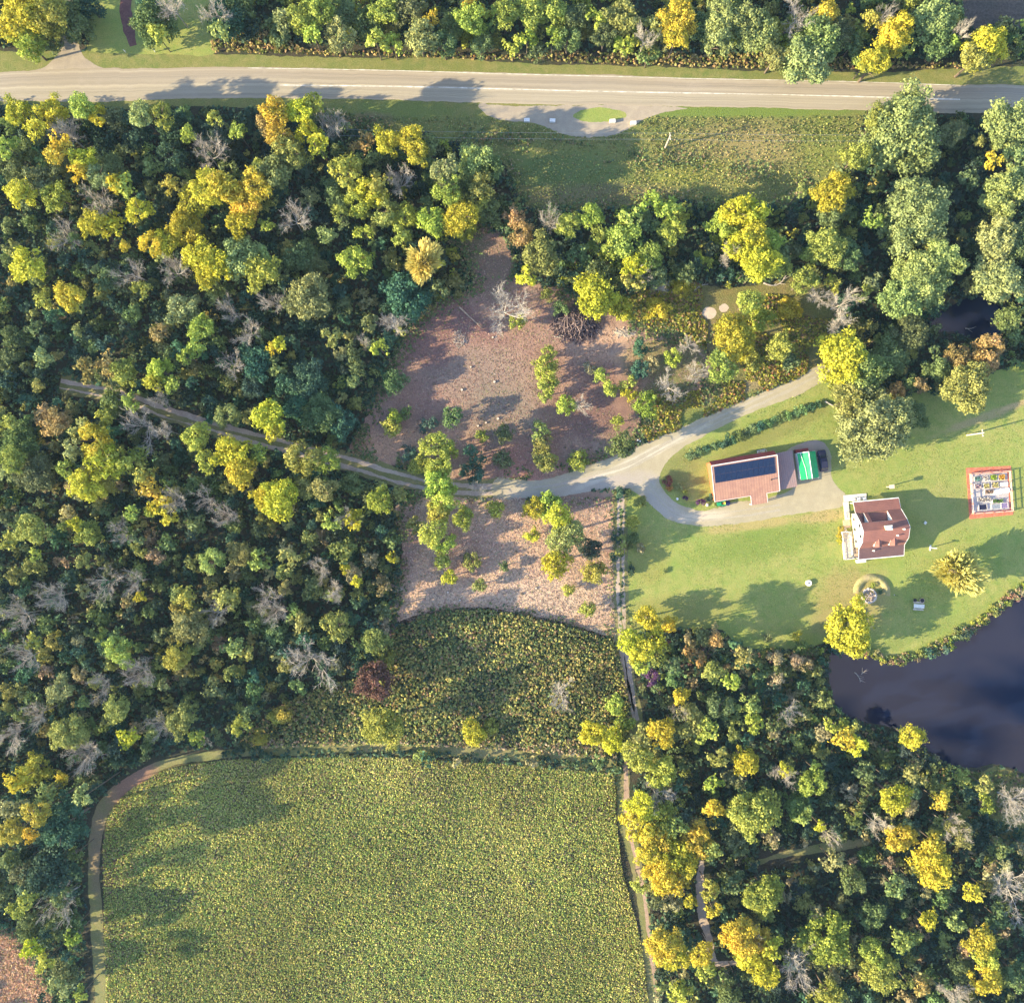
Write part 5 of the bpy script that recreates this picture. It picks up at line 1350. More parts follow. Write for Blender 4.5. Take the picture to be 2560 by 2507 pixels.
BARE_SURVEY = """430,12,60;530,22,60;520,390,74;170,338,70;160,590,64;250,505,66;330,680,60;430,680,62;835,310,60;995,460,60;730,548,66;985,818,64;910,852,30;1258,782,100;1372,548,44;1600,690,46;1652,722,40;1822,640,44;1720,862,44;1740,932,50;1672,970,62;1455,1015,40;1612,92,46;2000,34,74;2216,30,40;2402,84,34;2052,742,62;2112,752,60;2102,812,56;570,776,50;622,832,56;682,756,54;580,912,56;350,1062,76;402,992,40;410,1078,40;130,1492,64;42,1540,80;60,1638,76;90,1786,64;18,1842,80;215,1884,74;345,1682,66;262,1462,60;335,1455,50;662,1494,60;540,1532,54;250,1712,54;770,1652,96;400,1815,54;690,1530,54;800,1420,50;832,1480,50;1400,1738,64;1642,1992,66;1976,1782,46;2546,2012,86;2534,2222,96;1992,2422,90;2196,2062,46;2076,2090,36;1955,1940,50;2400,2492,50;145,2262,74;510,1250,50;440,1250,50;300,1330,50;560,1290,50;1195,1222,36;1880,2330,46;2360,2480,30;1700,1780,30;870,1290,40;2380,2070,50;2345,1120,0"""

def parse(s, k):
    out = []
    for ln in s.strip().splitlines():
        for it in ln.split(';'):
            it = it.strip()
            if it:
                q = it.split(',')
                out.append(tuple([float(a) for a in q[:3]] + q[3:]))
    return [t for t in out if t[2] > 0]
TREES = parse(SURVEY, 4); BARES = parse(BARE_SURVEY, 3)

# landmarks a label may lean on: x, y, phrase
MARKS = [(165, 150, 'the gravel apron'), (640, 110, 'the tan roadside brush'), (1490, 288, 'the grass island'), (1662, 372, 'the meadow utility pole'), (2480, 40, 'the dark bare field'), (2260, 330, 'the huge roadside sage tree'),
         (2420, 800, 'the creek pool'), (1860, 1190, 'the red barn'), (2190, 1320, 'the house'), (2478, 1231, 'the garden plot'), (2175, 1482, 'the fire pit'), (2293, 1512, 'the picnic table'), (2080, 1640, 'the pond west tip'), (2430, 1918, 'the pond south corner'),
         (1440, 812, 'the dark brush pile'), (1258, 782, 'the big white bare tree'), (2060, 930, 'the wooded driveway end'), (1610, 1190, 'the driveway fork'), (972, 1466, 'the pale pole stack'), (938, 1702, 'the reddish brown tree'),
         (1550, 1908, 'the field corner junction'), (330, 1955, 'the mown lane bend'), (240, 2280, 'the west mown lane'), (50, 2430, 'the salmon grass corner'), (612, 500, 'the biggest golden crown'), (150, 962, 'the wheel track west end'),
         (1016, 742, 'the round bluish tree'), (1400, 1738, 'the thicket bare tree'), (1756, 2240, 'the sandy track'), (20, 1690, 'the leaning west-edge trunks'), (2534, 2222, 'the big east-edge bare tree'), (2020, 2128, 'the southeast grass strip'),
         (2120, 1572, 'the round yellow pond tree'), (1770, 783, 'the sand patch'), (690, 282, 'the golden road-edge tree'), (640, 1090, 'the wheel track bend'), (770, 1652, 'the wide southwest bare tree'), (478, 1562, 'the round southwest sage tree'), (2400, 1432, 'the pale straw tree'),
         (1290, 130, 'the north verge middle'), (1810, 140, 'the north verge east part'), (1200, 1380, 'the lower clearing middle'), (1350, 1000, 'the upper clearing middle'), (350, 640, 'the west wood heart')]
DIRS = ['east', 'northeast', 'north', 'northwest', 'west', 'southwest', 'south', 'southeast']
NTH = ['nearest', 'second', 'third', 'fourth', 'fifth', 'sixth', 'seventh', 'eighth', 'ninth', 'tenth']
def octant(mx_, my_, x, y):
    return int(round(math.atan2(my_ - y, x - mx_) / (math.pi / 4))) % 8
def place_phrase(x, y, peers):
    """Rank of (x, y) among like things seen from a landmark in one compass direction: unique by construction."""
    best = None
    for (a, b_, ph) in MARKS:
        d = math.hypot(x - a, y - b_)
        if d < 8: continue
        o = octant(a, b_, x, y)
        rk = sum(1 for (p, q) in peers if math.hypot(p - a, q - b_) < d and octant(a, b_, p, q) == o and math.hypot(p - a, q - b_) >= 8)
        if rk >= len(NTH): continue
        sc_ = d + rk * 70
        if best is None or sc_ < best[0]: best = (sc_, NTH[rk], DIRS[o], ph)
    return best
HAND = {(2260, 330): 'huge rounded pale sage tree overhanging the south side of the road', (938, 1702): 'reddish brown tree at the edge of the southwest wood, the only one that colour there',
        (2120, 1572): 'round bright yellow tree on the lawn edge at the pond west tip', (2400, 1432): 'pale straw-yellow spiky round tree standing alone on the lawn', (1016, 742): 'round bluish green tree with feathery crown at the top of the clearing',
        (690, 282): 'golden yellow tree hanging over the south road edge', (612, 500): 'biggest golden yellow crown in the middle of the west wood', (478, 1562): 'round pale sage tree with smooth outline in the southwest wood',
        (1060, 652): 'pale straw-yellow spiky tree beside the round bluish tree above the clearing', (1630, 1692): 'dark purple shrub beside the path below the yellow tree clump', (1258, 782): 'big white bare tree with tangled crown in the upper clearing',
        (1400, 1738): 'white bare tree standing alone in the olive thicket', (770, 1652): 'wide pale bare tree in the southwest wood west of the reddish tree', (2534, 2222): 'big pale bare tree on the east edge of the southeast wood'}
SHAPE = lambda d: 'small' if d < 42 else ('medium' if d < 66 else ('broad' if d < 110 else 'huge'))

def noise_rand(x, y, k): return random.Random(int(x * 131 + y * 17 + k * 7919)).random()
def tree_class(R):
    for (nm, r0, *_), hi in zip(CLASSES, (1.65, 2.65, 4.1, 6.6, 99)):
        if R < hi: return nm
PROTO = {}
def open_ground(x, y): return inside(Z_CLEAR, np.array([x]), np.array([y]))[0] or inside(Z_CLEAR_S, np.array([x]), np.array([y]))[0] or inside(Z_LAWN, np.array([x]), np.array([y]))[0] or inside(Z_THICKET, np.array([x]), np.array([y]))[0] or inside(Z_SCRUB, np.array([x]), np.array([y]))[0]
SUNNY = 'YGLWO'
_bl = sorted([t for t in TREES if not (t[2] < 58 and open_ground(t[0], t[1])) and not ((t[2] < 42 and t[3] in 'TPOK') or t[3] == 'P')], key=lambda t: -t[2])
REST = set((t[0], t[1]) for t in _bl[300:])
WOOD_EXTRA = []
for (x, y, d, key) in TREES:
    sap = d < 58 and open_ground(x, y)
    D = d * S * (1.24 if sap else (1.2 if d < 115 else 1.04)); Rr = D / 2
    small = d < 42 and not sap
    spk = (int(x), int(y)) in SPIKES
    cl = tree_class(Rr); lst = SPIKY if spk else CROWNS[cl]
    me, r0, hg0 = lst[int(noise_rand(x, y, 1) * len(lst))]
    s = Rr / r0
    sz = s * (0.85 + .35 * noise_rand(x, y, 2))
    hg = hg0 * sz
    if sap: top = hg + .5 + .8 * noise_rand(x, y, 3)
    else:
        top = 6.3 + 3.6 * min(1, D / 8) + 2.0 * noise_rand(x, y, 3) + (1.7 if key in 'YGW' else (1.0 if key in 'LSK' else -0.8))
        if y < 190: top -= 1.0
        if key in 'DBM' and x < 1000: top -= 2.2
        if 230 < y < 480 and x < 1260: top += 2.0
        if x < 240 and 1950 < y < 2260: top += 8.5
        if 1540 < x < 1700 and 1500 < y < 1680: top += 3.0
        if key in 'R' or (1560 < x < 1760 and y > 1480): top -= 1.0
        top = max(top, hg + .6)
    if (int(x), int(y)) in ((2400, 1432), (2120, 1572)): top = hg + 1.4
    zc = top - hg * .5
    loc = P(x, y, 0, h=zc)
    if (x, y) in REST:
        WOOD_EXTRA.append((x, y, zc, Rr, hg, key)); continue
    nm = 'sapling' if sap else ('shrub' if (small and key in 'TPOK') or key == 'P' else 'broadleaf_tree')
    peers = [(a, b_) for (a, b_, dd, kk) in TREES if kk == key]
    hk = (int(x), int(y))
    if hk in HAND: lab = HAND[hk]
    else:
        bp_ = place_phrase(x, y, peers)
        lab = f"{SHAPE(d)} {CNAME[key].replace(' ', '-')} {'sapling' if sap else ('shrub' if nm == 'shrub' else 'tree')}, {bp_[1]} of that colour {bp_[2]} of {bp_[3]}"
    t = thing(nm, lab, {'sapling': 'sapling', 'shrub': 'shrub'}.get(nm, 'tree'), loc, noise_rand(x, y, 4) * 6.28, {'sapling': 'saplings left in the clearings', 'shrub': 'coloured shrubs'}.get(nm, 'trees of the woods and yard'))
    c = link('crown', me, t)
    c.location = (0, 0, zc); c.scale = (s, s, sz)
    base = COLR[key]
    if x < 1000 and y > 1250 and key in 'YGL': base = tuple(.5 * p + .5 * q for p, q in zip(base, COLR['K']))
    j = [1 + .22 * (noise_rand(x, y, 5 + i) - .5) for i in range(3)]
    vv = .84 + .32 * noise_rand(x, y, 9)
    c.color = (base[0] * j[0] * vv, base[1] * j[1] * vv, base[2] * j[2] * vv, 1)
    tk = link('trunk', TRUNKS[cl][int(noise_rand(x, y, 10) * 2)], t)
    tk.scale = (s, s, zc / TRUNK_H[cl])

for (x, y, d) in BARES:
    R_ = d * S / 2
    hk = (int(x), int(y))
    tk, br = BARE[int(noise_rand(x, y, 1) * len(BARE))]
    clear = open_ground(x, y)
    h = (6.0 if clear else 11.5) + 2 * noise_rand(x, y, 2)
    if x < 110 and y > 1400: h = 14.5; R_ *= .8
    s = R_ / 3.4; sz = h / 9.5
    loc = P(x, y, 0, h=h * .72)
    bp_ = place_phrase(x, y, [(a, b_) for (a, b_, dd) in BARES])
    lab = HAND.get(hk) or f"{'small' if d < 46 else ('tall' if d < 72 else 'wide')} leafless grey tree, {bp_[1]} leafless {bp_[2]} of {bp_[3]}"
    t = thing('bare_tree', lab, 'bare tree', loc, noise_rand(x, y, 3) * 6.28, 'leafless grey trees')
    a = link('trunk', tk, t); a.scale = (s, s, sz)
    a = link('branches', br, t); a.scale = (s, s, sz)
# ------------------------------------------------------------------ masses nobody could count
OPEN = [Z_LAWN, Z_VERGE, Z_CLEAR, Z_CLEAR_S, Z_SCRUB, Z_THICKET, Z_FIELD, Z_SALMON, Z_POND, Z_CREEK, Z_DRIVE, Z_PULL, Z_APRON, Z_NGRASS, Z_DARKFIELD,
        [(-400, 128), (400, 128), (540, 108), (1000, 118), (1500, 130), (2100, 142), (2450, 150), (2900, 150), (2900, 300), (2150, 290), (1300, 275), (860, 285), (500, 270), (-400, 268)],
        [(150, 940), (350, 985), (560, 1055), (720, 1100), (720, 1135), (560, 1100), (380, 1045), (150, 985)],
        [(700, 1095), (900, 1140), (1050, 1180), (1260, 1195), (1260, 1250), (1100, 1245), (1000, 1225), (880, 1185), (700, 1140)],
        [(560, 1860), (380, 1890), (270, 1970), (215, 2040), (215, 2700), (280, 2700), (280, 2050), (360, 1960), (560, 1905)], [(1535, 1560), (1535, 1700), (1570, 1900), (1520, 2000), (1620, 2700), (1665, 2700), (1590, 2000), (1620, 1800), (1570, 1560)],
        [(1738, 2150), (1738, 2300), (1765, 2420), (1900, 2410), (1790, 2380), (1775, 2150)], [(1890, 2120), (2190, 2090), (2190, 2120), (1900, 2175)], [(2400, 1900), (2700, 1960), (2700, 2100), (2500, 2060)]]
def is_open(x, y):
    r = np.zeros(np.shape(x), bool)
    for z in OPEN: r |= inside(z, x, y)
    return r
TX = np.array([t[0] for t in TREES]); TY = np.array([t[1] for t in TREES]); TD = np.array([t[2] for t in TREES])

def region_palette(x, y):  # leaf colours carry the light: shaded woods darker, sunlit north strip lighter
    if y < 170: return ['L', 'L', 'S', 'K', 'M', 'K', 'L']
    if x < 1000 and y < 1210: return ['D', 'M', 'B', 'D', 'B', 'M', 'K', 'S']
    if x < 1000 and y > 1850: return ['D', 'B', 'D', 'M']
    if x < 1000: return ['M', 'K', 'S', 'D', 'M', 'K', 'D', 'B', 'T', 'D']
    if x > 2080 and y < 1100: return ['M', 'D', 'B', 'M', 'K']
    if y < 1000: return ['L', 'M', 'L', 'K', 'M', 'D', 'D']
    return ['M', 'D', 'K', 'D', 'B', 'T', 'M', 'K']

# realised small crowns for the filler
FT = []
for k in range(9):
    V, var = crown_arrays(2.0, 2.9, 700 + k, 17, .38, .85); FT.append((V, var))
BT = []
for k in range(5):
    V, var = crown_arrays(1.0, 1.3, 760 + k, 7, .36, .8); BT.append((V, var))

def place(tmpl, pts):
    """pts: (x, y, z, scale, zscale, rot, colour) -> one big quad array."""
    Vs, va, co = [], [], []
    for (x, y, z, s, sz, ro, colr) in pts:
        V, var = tmpl[int(random.random() * len(tmpl))]
        cs, sn = math.cos(ro), math.sin(ro)
        M_ = np.array([[cs * s, -sn * s, 0], [sn * s, cs * s, 0], [0, 0, sz]])
        Vs.append(V @ M_.T + np.array([x, y, z])); va.append(var); co.append(np.repeat(np.array(colr)[None], len(V), 0))
    return np.concatenate(Vs), np.concatenate(va), np.concatenate(co)

def jit(c, a=.25):
    v = 1 + random.uniform(-a, a)
    return tuple(max(.005, q * v * (1 + random.uniform(-.12, .12))) for q in c)

# filler trees standing between the surveyed crowns
pts, taken = [], []
grid = {}
tries = 0
cg = np.random.default_rng(77)
cxs, cys = cg.uniform(-330, 2680, 60000), cg.uniform(-120, 2640, 60000)
ko = ~is_open(cxs, cys)
for a_ in np.linspace(0, 6.28, 7)[:-1]: ko &= ~is_open(cxs + 15 * math.cos(a_), cys + 15 * math.sin(a_))
for x, y in zip(cxs[ko], cys[ko]):
    if len(pts) >= 1250: break
    r_px = random.uniform(14, 29)
    dd = np.hypot(TX - x, TY - y)
    if np.any(dd < .40 * TD + r_px * .25): continue
    gx, gy = int(x // 60), int(y // 60); bad = False
    for a in (-1, 0, 1):
        for b_ in (-1, 0, 1):
            for (p, q, r_) in grid.get((gx + a, gy + b_), []):
                if math.hypot(p - x, q - y) < .56 * (r_ + r_px): bad = True
    if bad: continue
    grid.setdefault((gx, gy), []).append((x, y, r_px))
    s = r_px * S / 2.0
    sz = s * random.uniform(.95, 1.35)
    top = random.uniform(4.2, 8.0) if not (x < 1000 and y > 1250) else random.uniform(4.5, 8.5)
    if x < 240 and 1950 < y < 2260: top += 5
    if y < 170: top = random.uniform(3.0, 5.5)
    zc = max(top - 1.45 * sz, 1.45 * sz + .2)
    w = P(x, y, 0, h=zc)
    pts.append((w.x, w.y, zc, s, sz, random.uniform(0, 6.28), jit(COLR[random.choice(region_palette(x, y))])))
for (x, y, zc, Rr, hg, key) in WOOD_EXTRA:
    w = P(x, y, 0, h=zc)
    pts.append((w.x, w.y, zc, Rr / 2.0, hg / 2.9, random.uniform(0, 6.28), jit(COLR[key], .15)))
V, va, co = place(FT, pts)
o = link('woodland_trees', quads_mesh('woodland_trees', V, M_LEAFC, va, co)); tag(o, kind='stuff')
# their stems, hidden below
s_ = MB()
for (x, y, z, s, sz, ro, c) in pts: s_.tube((x, y, 0), (x, y, z), .12, .07, 5, False)
o = s_.build('woodland_stems', M_BARK); tag(o, kind='stuff')

# low undergrowth under and between the trees
pts = []
tries = 0
cxs, cys = cg.uniform(-200, 2640, 9000), cg.uniform(-60, 2600, 9000)
ko = ~is_open(cxs, cys)
for x, y in list(zip(cxs[ko], cys[ko]))[:3600]:
    s = random.uniform(.7, 1.75); sz = s * random.uniform(.7, 1.2)
    zc = .55 * sz + random.uniform(0, 1.6)
    w = P(x, y)
    pts.append((w.x, w.y, zc, s, sz, random.uniform(0, 6.28), jit(COLR[random.choice(region_palette(x, y))], .3)))
V, va, co = place(BT, pts)
o = link('undergrowth', quads_mesh('undergrowth', V, M_LEAFC, va, co)); tag(o, kind='stuff')

# leafy carpet of the forest floor is built after the scatter helpers
# herb layers: small leafy plants, each a few folded leaves
N1, N2, N3 = VNoise(1, 160), VNoise(2, 55), VNoise(3, 18)
def near_line(x, y, pl, w):
    r = np.zeros(x.shape, bool)
    for (x0, y0), (x1, y1) in zip(pl, pl[1:]):
        dx, dy = x1 - x0, y1 - y0; t = np.clip(((x - x0) * dx + (y - y0) * dy) / (dx * dx + dy * dy), 0, 1)
        r |= (x - x0 - t * dx) ** 2 + (y - y0 - t * dy) ** 2 < w * w
    return r
def scatter(poly, n, seed, bb=None):
    g = np.random.default_rng(seed)
    xs = np.array([p[0] for p in poly]); ys = np.array([p[1] for p in poly])
    x0, x1, y0, y1 = bb or (max(xs.min(), -60), min(xs.max(), 2640), max(ys.min(), -60), min(ys.max(), 2580))
    x = g.uniform(x0, x1, n); y = g.uniform(y0, y1, n)
    k = inside(poly, x, y) & ~near_line(x, y, LANE, 13) & ~near_line(x, y, SP2, 17)
    return x[k], y[k], g
def herbs(name, x, y, g, pal, weights_fn, size, hgt, leaves=3, spread=.5, elong=1.3, upright=.6):
    """Leafy plants at photo pixels x, y. pal: colours; weights_fn(x, y) -> (N,len(pal)) weights; hgt(x, y) -> height."""
    n = len(x)
    wts = np.maximum(weights_fn(x, y), 1e-4); cum = np.cumsum(wts / wts.sum(1, keepdims=True), 1)
    pick = (g.uniform(0, 1, n)[:, None] > cum).sum(1).clip(0, len(pal) - 1)
    colr = np.array(pal)[pick] * g.uniform(.66, 1.34, (n, 1)) * (.82 + .36 * VNoise(9, 240)(x, y))[:, None] * g.uniform(.92, 1.08, (n, 3))
    h = hgt(x, y) * g.uniform(.6, 1.35, n)
    wx = (x - CX) * S; wy = (CY - y) * S
    pos = np.stack([wx, wy, np.zeros(n)], 1)
    P_, N_, S_, C_ = [], [], [], []
    for k in range(leaves):
        a = g.uniform(0, 6.283, n); r_ = size * spread * g.uniform(.2, 1, n)
        off = np.stack([np.cos(a) * r_, np.sin(a) * r_, h * g.uniform(.55, 1, n)], 1)
        P_.append(pos + off)
        N_.append(np.stack([np.cos(a) * upright, np.sin(a) * upright, np.ones(n)], 1) + g.normal(size=(n, 3)) * .45)
        S_.append(size * g.uniform(.6, 1.4, n)); C_.append(colr)
    p = np.concatenate(P_); nn = np.concatenate(N_); sz = np.concatenate(S_); cc = np.concatenate(C_)
    V = leaf_quads(p, nn, sz, np.full(len(p), elong), g)
    V[:, :, 2] = np.maximum(V[:, :, 2], .03)
    return tag(link(name, quads_mesh(name, V, M_LEAFC, g.uniform(.2, .8, len(p)), cc)), kind='stuff')

cxs, cys = cg.uniform(-160, 2660, 110000), cg.uniform(-60, 2580, 110000)
ko = ~is_open(cxs, cys); fx, fy = cxs[ko], cys[ko]
herbs('forest_undergrowth', fx, fy, np.random.default_rng(78), [(.075, .13, .075), (.12, .175, .075), (.055, .10, .07), (.17, .17, .08)], lambda x, y: np.stack([.5 + N3(x, y), .3 + .6 * N2(x, y), .5 + .3 * N3(x, y), .05 + .3 * (N1(x, y) > .6)], 1), .55, lambda x, y: .3 + 1.0 * N2(x, y), 3, .8)
# the big weedy field
x, y, g = scatter(Z_FIELD, 190000, 21)
def wf(x, y):
    a, b_, c = N1(x, y), N2(x, y), N3(x, y)
    top = np.clip((2080 - y) / 160, 0, 1)
    left = np.clip((360 - x) / 90, 0, 1)
    row = .5 + .5 * np.sin((x + .12 * y) * .22)
    return np.stack([.45 + .5 * b_ + .2 * row, .25 + 1.3 * np.clip(1.1 - 1.4 * a, 0, 1), .25 + .5 * c + .3 * top, .12 + .45 * top * b_ + .5 * left * (b_ > .45), .10 + .6 * (b_ > .72), .3 + .3 * c], 1)
herbs('field_plants', x, y, g, [(.40, .41, .10), (.27, .36, .095), (.52, .48, .17), (.44, .31, .18), (.14, .12, .09), (.60, .55, .15)], wf, .25, lambda x, y: .28 + .38 * N2(x, y), 2)
# the olive thicket between clearing and mown lane
x, y, g = scatter(Z_THICKET, 38000, 22)
def wt(x, y):
    a, b_, c = N1(x + 500, y), N2(x + 300, y), N3(x, y)
    mid = np.clip(1 - np.abs(y - 1690) / 110, 0, 1)
    low = np.clip((y - 1840) / 30, 0, 1)
    return np.stack([.5 + .4 * c, .25 + 1.0 * mid * b_, .35 + .8 * (1 - a) * (1 - mid), .2 + .6 * (b_ < .3), .1 + .5 * (c > .6), .02 + 1.2 * low], 1)
herbs('thicket', x, y, g, [(.36, .36, .11), (.50, .42, .14), (.15, .20, .08), (.06, .09, .05), (.36, .24, .13), (.54, .40, .24)], wt, .36, lambda x, y: .5 + 1.2 * N2(x + 300, y), 4, .7)
# scrub of the east side, by the driveway
x, y, g = scatter(Z_SCRUB, 30000, 23)
k = (N2(x + 40, y) > .34) & ~((np.hypot(x - 1770, y - 783) < 20) | (np.hypot(x - 1806, y - 770) < 13)) & ~inside(Z_DRIVE, x, y) & ~inside([(1520, 865), (1600, 835), (1690, 825), (1745, 860), (1785, 920), (1810, 990), (1790, 990), (1755, 900), (1725, 872), (1680, 850), (1600, 865), (1525, 895)], x, y); x, y = x[k], y[k]
def ws_(x, y):
    b_, c = N2(x, y), N3(x, y)
    return np.stack([.6 + .4 * c, .4 + .5 * b_, .4 * (1 - b_) + .1, .25 + .3 * c, .1 + .2 * (c > .6)], 1)
herbs('scrub', x, y, g, [(.33, .32, .06), (.46, .40, .07), (.14, .19, .05), (.36, .26, .13), (.36, .17, .09)], ws_, .40, lambda x, y: .25 + .8 * np.maximum(0, N2(x + 40, y) - .3), 3, .6)
# tan weeds along the north roadside and the meadow
BR_ = [(530, 55), (640, 40), (700, 90), (760, 125), (900, 132), (1150, 136), (1290, 142), (1480, 132), (1700, 140), (1900, 135), (2140, 150), (2300, 160), (2420, 160), (2420, 172), (1980, 176), (1750, 170), (1500, 162), (1290, 152), (1000, 146), (700, 137), (530, 132)]
x, y, g = scatter(BR_, 9000, 24)
herbs('roadside_weeds', x, y, g, [(.42, .34, .12), (.50, .36, .16), (.24, .26, .07), (.36, .22, .10), (.20, .23, .07)], lambda x, y: np.stack([.5 + N3(x, y), .4 + .4 * N2(x, y), .4 + .5 * N2(x, y), .15 + .3 * N3(x, y), .3 * N2(x, y) + .2], 1), .38, lambda x, y: .35 + .7 * N2(x, y), 4, .6)
x, y, g = scatter(Z_VERGE, 26000, 25)
k = ~inside(Z_PULL, x, y) & (y > 292) & (g.uniform(0, 1, len(x)) < .25 + .75 * N2(x, y)); x, y = x[k], y[k]
herbs('meadow_plants', x, y, g, [(.29, .29, .10), (.40, .34, .15), (.20, .25, .085), (.50, .46, .13)], lambda x, y: np.stack([.5 + .3 * N3(x, y), .2 + .9 * np.clip(1 - np.hypot((x - 1860) / 200, (y - 370) / 70), 0, 1), .4 + .3 * N2(x, y), .06 + .5 * ((N3(x, y) > .62) & (y > 400))], 1), .26, lambda x, y: .15 + .2 * N2(x, y), 2, .5)
# dry litter and stubble on the clearings, and the salmon grass corner
def litter(name, poly, n, seed, pal, wfn, size, hg, elong=2.6, ex=None):
    x, y, g = scatter(poly, n, seed)
    k = ~inside(Z_DRIVE, x, y) & (np.abs(x - 1552) > 16)
    if ex is not None: k &= ~ex(x, y)
    x, y = x[k], y[k]
    return herbs(name, x, y, g, pal, wfn, size, lambda a, b_: np.full(len(a), hg), 2, 1.0, elong, .9)
def on_track(x, y):
    tx = np.array([p[0] for p in TRK]); ty = np.interp(x, tx, [p[1] for p in TRK])
    return np.abs(y - ty) < 22
litter('cut_brush_litter', Z_CLEAR, 42000, 26, [(.37, .225, .17), (.47, .32, .23), (.29, .17, .14), (.25, .25, .11), (.54, .40, .30)], lambda x, y: np.stack([.6 + .3 * N3(x, y), .25 + .7 * (N2(x, y) > .6), .35 + .5 * (N2(x + 90, y) > .6), .10 + .8 * ((x > 1560) & (y > 850)) + .35 * (N1(x, y) > .66), .08 + .2 * N3(x, y)], 1), .15, .05, ex=on_track)
litter('stubble', Z_CLEAR_S, 22000, 27, [(.54, .38, .28), (.64, .49, .37), (.34, .22, .19), (.30, .30, .13)], lambda x, y: np.stack([.6 + .3 * N3(x, y), .5 + .5 * N2(x, y), .2 + .5 * (N2(x + 90, y) > .62), .1 + .25 * (N1(x + 200, y) > .55)], 1), .18, .05, ex=on_track)
litter('dry_grass', Z_SALMON, 9000, 28, [(.60, .37, .23), (.68, .48, .31), (.40, .24, .15), (.42, .36, .13)], lambda x, y: np.stack([.6 + .3 * N3(x, y), .5 + .5 * N2(x, y), .3 + .3 * N3(x, y), .1 + 0 * x], 1), .32, .15)
# green scrub bleeding in over the margins of the clearings
def margin(poly, n, seed, wid):
    g = np.random.default_rng(seed); w = np.array(poly, float); w2 = np.roll(w, -1, 0)
    L = np.hypot(*(w2 - w).T); pk = g.choice(len(w), n, p=L / L.sum()); t = g.uniform(0, 1, n)
    p = w[pk] + (w2[pk] - w[pk]) * t[:, None] + g.normal(size=(n, 2)) * wid
    k = (N2(p[:, 0] + 77, p[:, 1]) > .38) & ~inside(Z_DRIVE, p[:, 0], p[:, 1]) & ~on_track(p[:, 0], p[:, 1]) & (np.abs(p[:, 0] - 1552) > 18) & ~inside(Z_POND, p[:, 0], p[:, 1])
    return p[k, 0], p[k, 1], g
for poly, n, sd, wd in ((Z_CLEAR, 9000, 61, 17), (Z_CLEAR_S, 5000, 62, 12), (Z_SCRUB, 3000, 63, 14), (Z_VERGE[8:], 4000, 64, 14), (Z_SALMON, 1800, 65, 12)):
    x, y, g = margin(poly, n, sd, wd)
    herbs('margin_weeds', x, y, g, [(.17, .23, .085), (.28, .29, .11), (.36, .27, .15), (.10, .16, .08)], lambda x, y: np.stack([.5 + N3(x, y), .5 * N2(x, y), .3 + .4 * N3(x + 9, y), .4 + 0 * x], 1), .34, lambda x, y: .2 + .6 * N2(x, y), 3, .7)
# clover, leaves and tufts that mottle the lawn
x, y, g = scatter(Z_LAWN, 60000, 66)
k = ~inside(Z_DRIVE, x, y) & (N2(x + 30, y) + .6 * N3(x, y) > .62) & (np.hypot(x - 2172, y - 1489) > 24) & ~((np.abs(x - 2184) < 75) & (np.abs(y - 1320) < 88)) & ~((np.abs(x - 1880) < 150) & (np.abs(y - 1190) < 70)) & ~((np.abs(x - 2478) < 66) & (np.abs(y - 1231) < 70)); x, y = x[k], y[k]
herbs('lawn_tufts', x, y, g, [(.25, .31, .07), (.34, .35, .09), (.40, .34, .12), (.19, .26, .055)], lambda x, y: np.stack([.6 + 0 * x, .3 + .5 * N2(x, y), .08 + .25 * (N1(x, y) > .6), .3 + .3 * N3(x, y)], 1), .14, lambda x, y: .04 + 0 * x, 1, .5)
# shoreline band of shrubs and reeds
SH = [(2165, 1622), (2185, 1642), (2235, 1653), (2290, 1645), (2350, 1622), (2412, 1586), (2458, 1550), (2510, 1514), (2560, 1478), (2640, 1440)]
pts = []
shx = catmull(SH, False, 4.0)
for (px, py) in shx:
    for q in range(2):
        if random.random() < .82:
            s = random.uniform(.45, .95); w = P(px + random.gauss(-3, 6), py + random.gauss(-6, 6))
            pts.append((w.x, w.y, .5 * s, s, s * random.uniform(.7, 1.1), random.uniform(0, 6.28), jit(random.choice([COLR['L'], COLR['K'], COLR['M'], COLR['T'], COLR['K'], COLR['S'], (.42, .27, .17)]))))
for k in range(210):
    px, py = random.uniform(1640, 2080), random.uniform(1590, 1665)
    if inside(Z_POND, np.array([px]), np.array([py]))[0] or (py < 1625 - .02 * (px - 1840) and px > 1830): continue
    if py < 1585 or (px < 1800 and py < 1600): continue
    s = random.uniform(.5, 1.2); w = P(px, py)
    pts.append((w.x, w.y, .55 * s, s, s * random.uniform(.7, 1.1), random.uniform(0, 6.28), jit(random.choice([COLR['M'], COLR['K'], COLR['T'], COLR['O'], (.30, .18, .15), COLR['L'], COLR['M']]))))
V, va, co = place(BT, pts)
tag(link('shoreline_shrubs', quads_mesh('shoreline_shrubs', V, M_LEAFC, va, co)), kind='stuff')
x, y, g = scatter([(1880, 1690), (1960, 1680), (2040, 1690), (2080, 1760), (2110, 1800), (2230, 1835), (2310, 1880), (2400, 1920), (2560, 1935), (2600, 2010), (2480, 2040), (2380, 2000), (2250, 1930), (2100, 1890), (1980, 1850), (1880, 1760)], 9000, 29)
herbs('bank_weeds', x, y, g, [(.16, .20, .06), (.26, .24, .085), (.30, .20, .12), (.10, .14, .05)], lambda x, y: np.stack([.5 + N3(x, y), .4 + N2(x, y), .2 + .5 * N3(x, y), .4 + 0 * x], 1), .40, lambda x, y: .3 + .6 * N2(x, y), 3, .6)

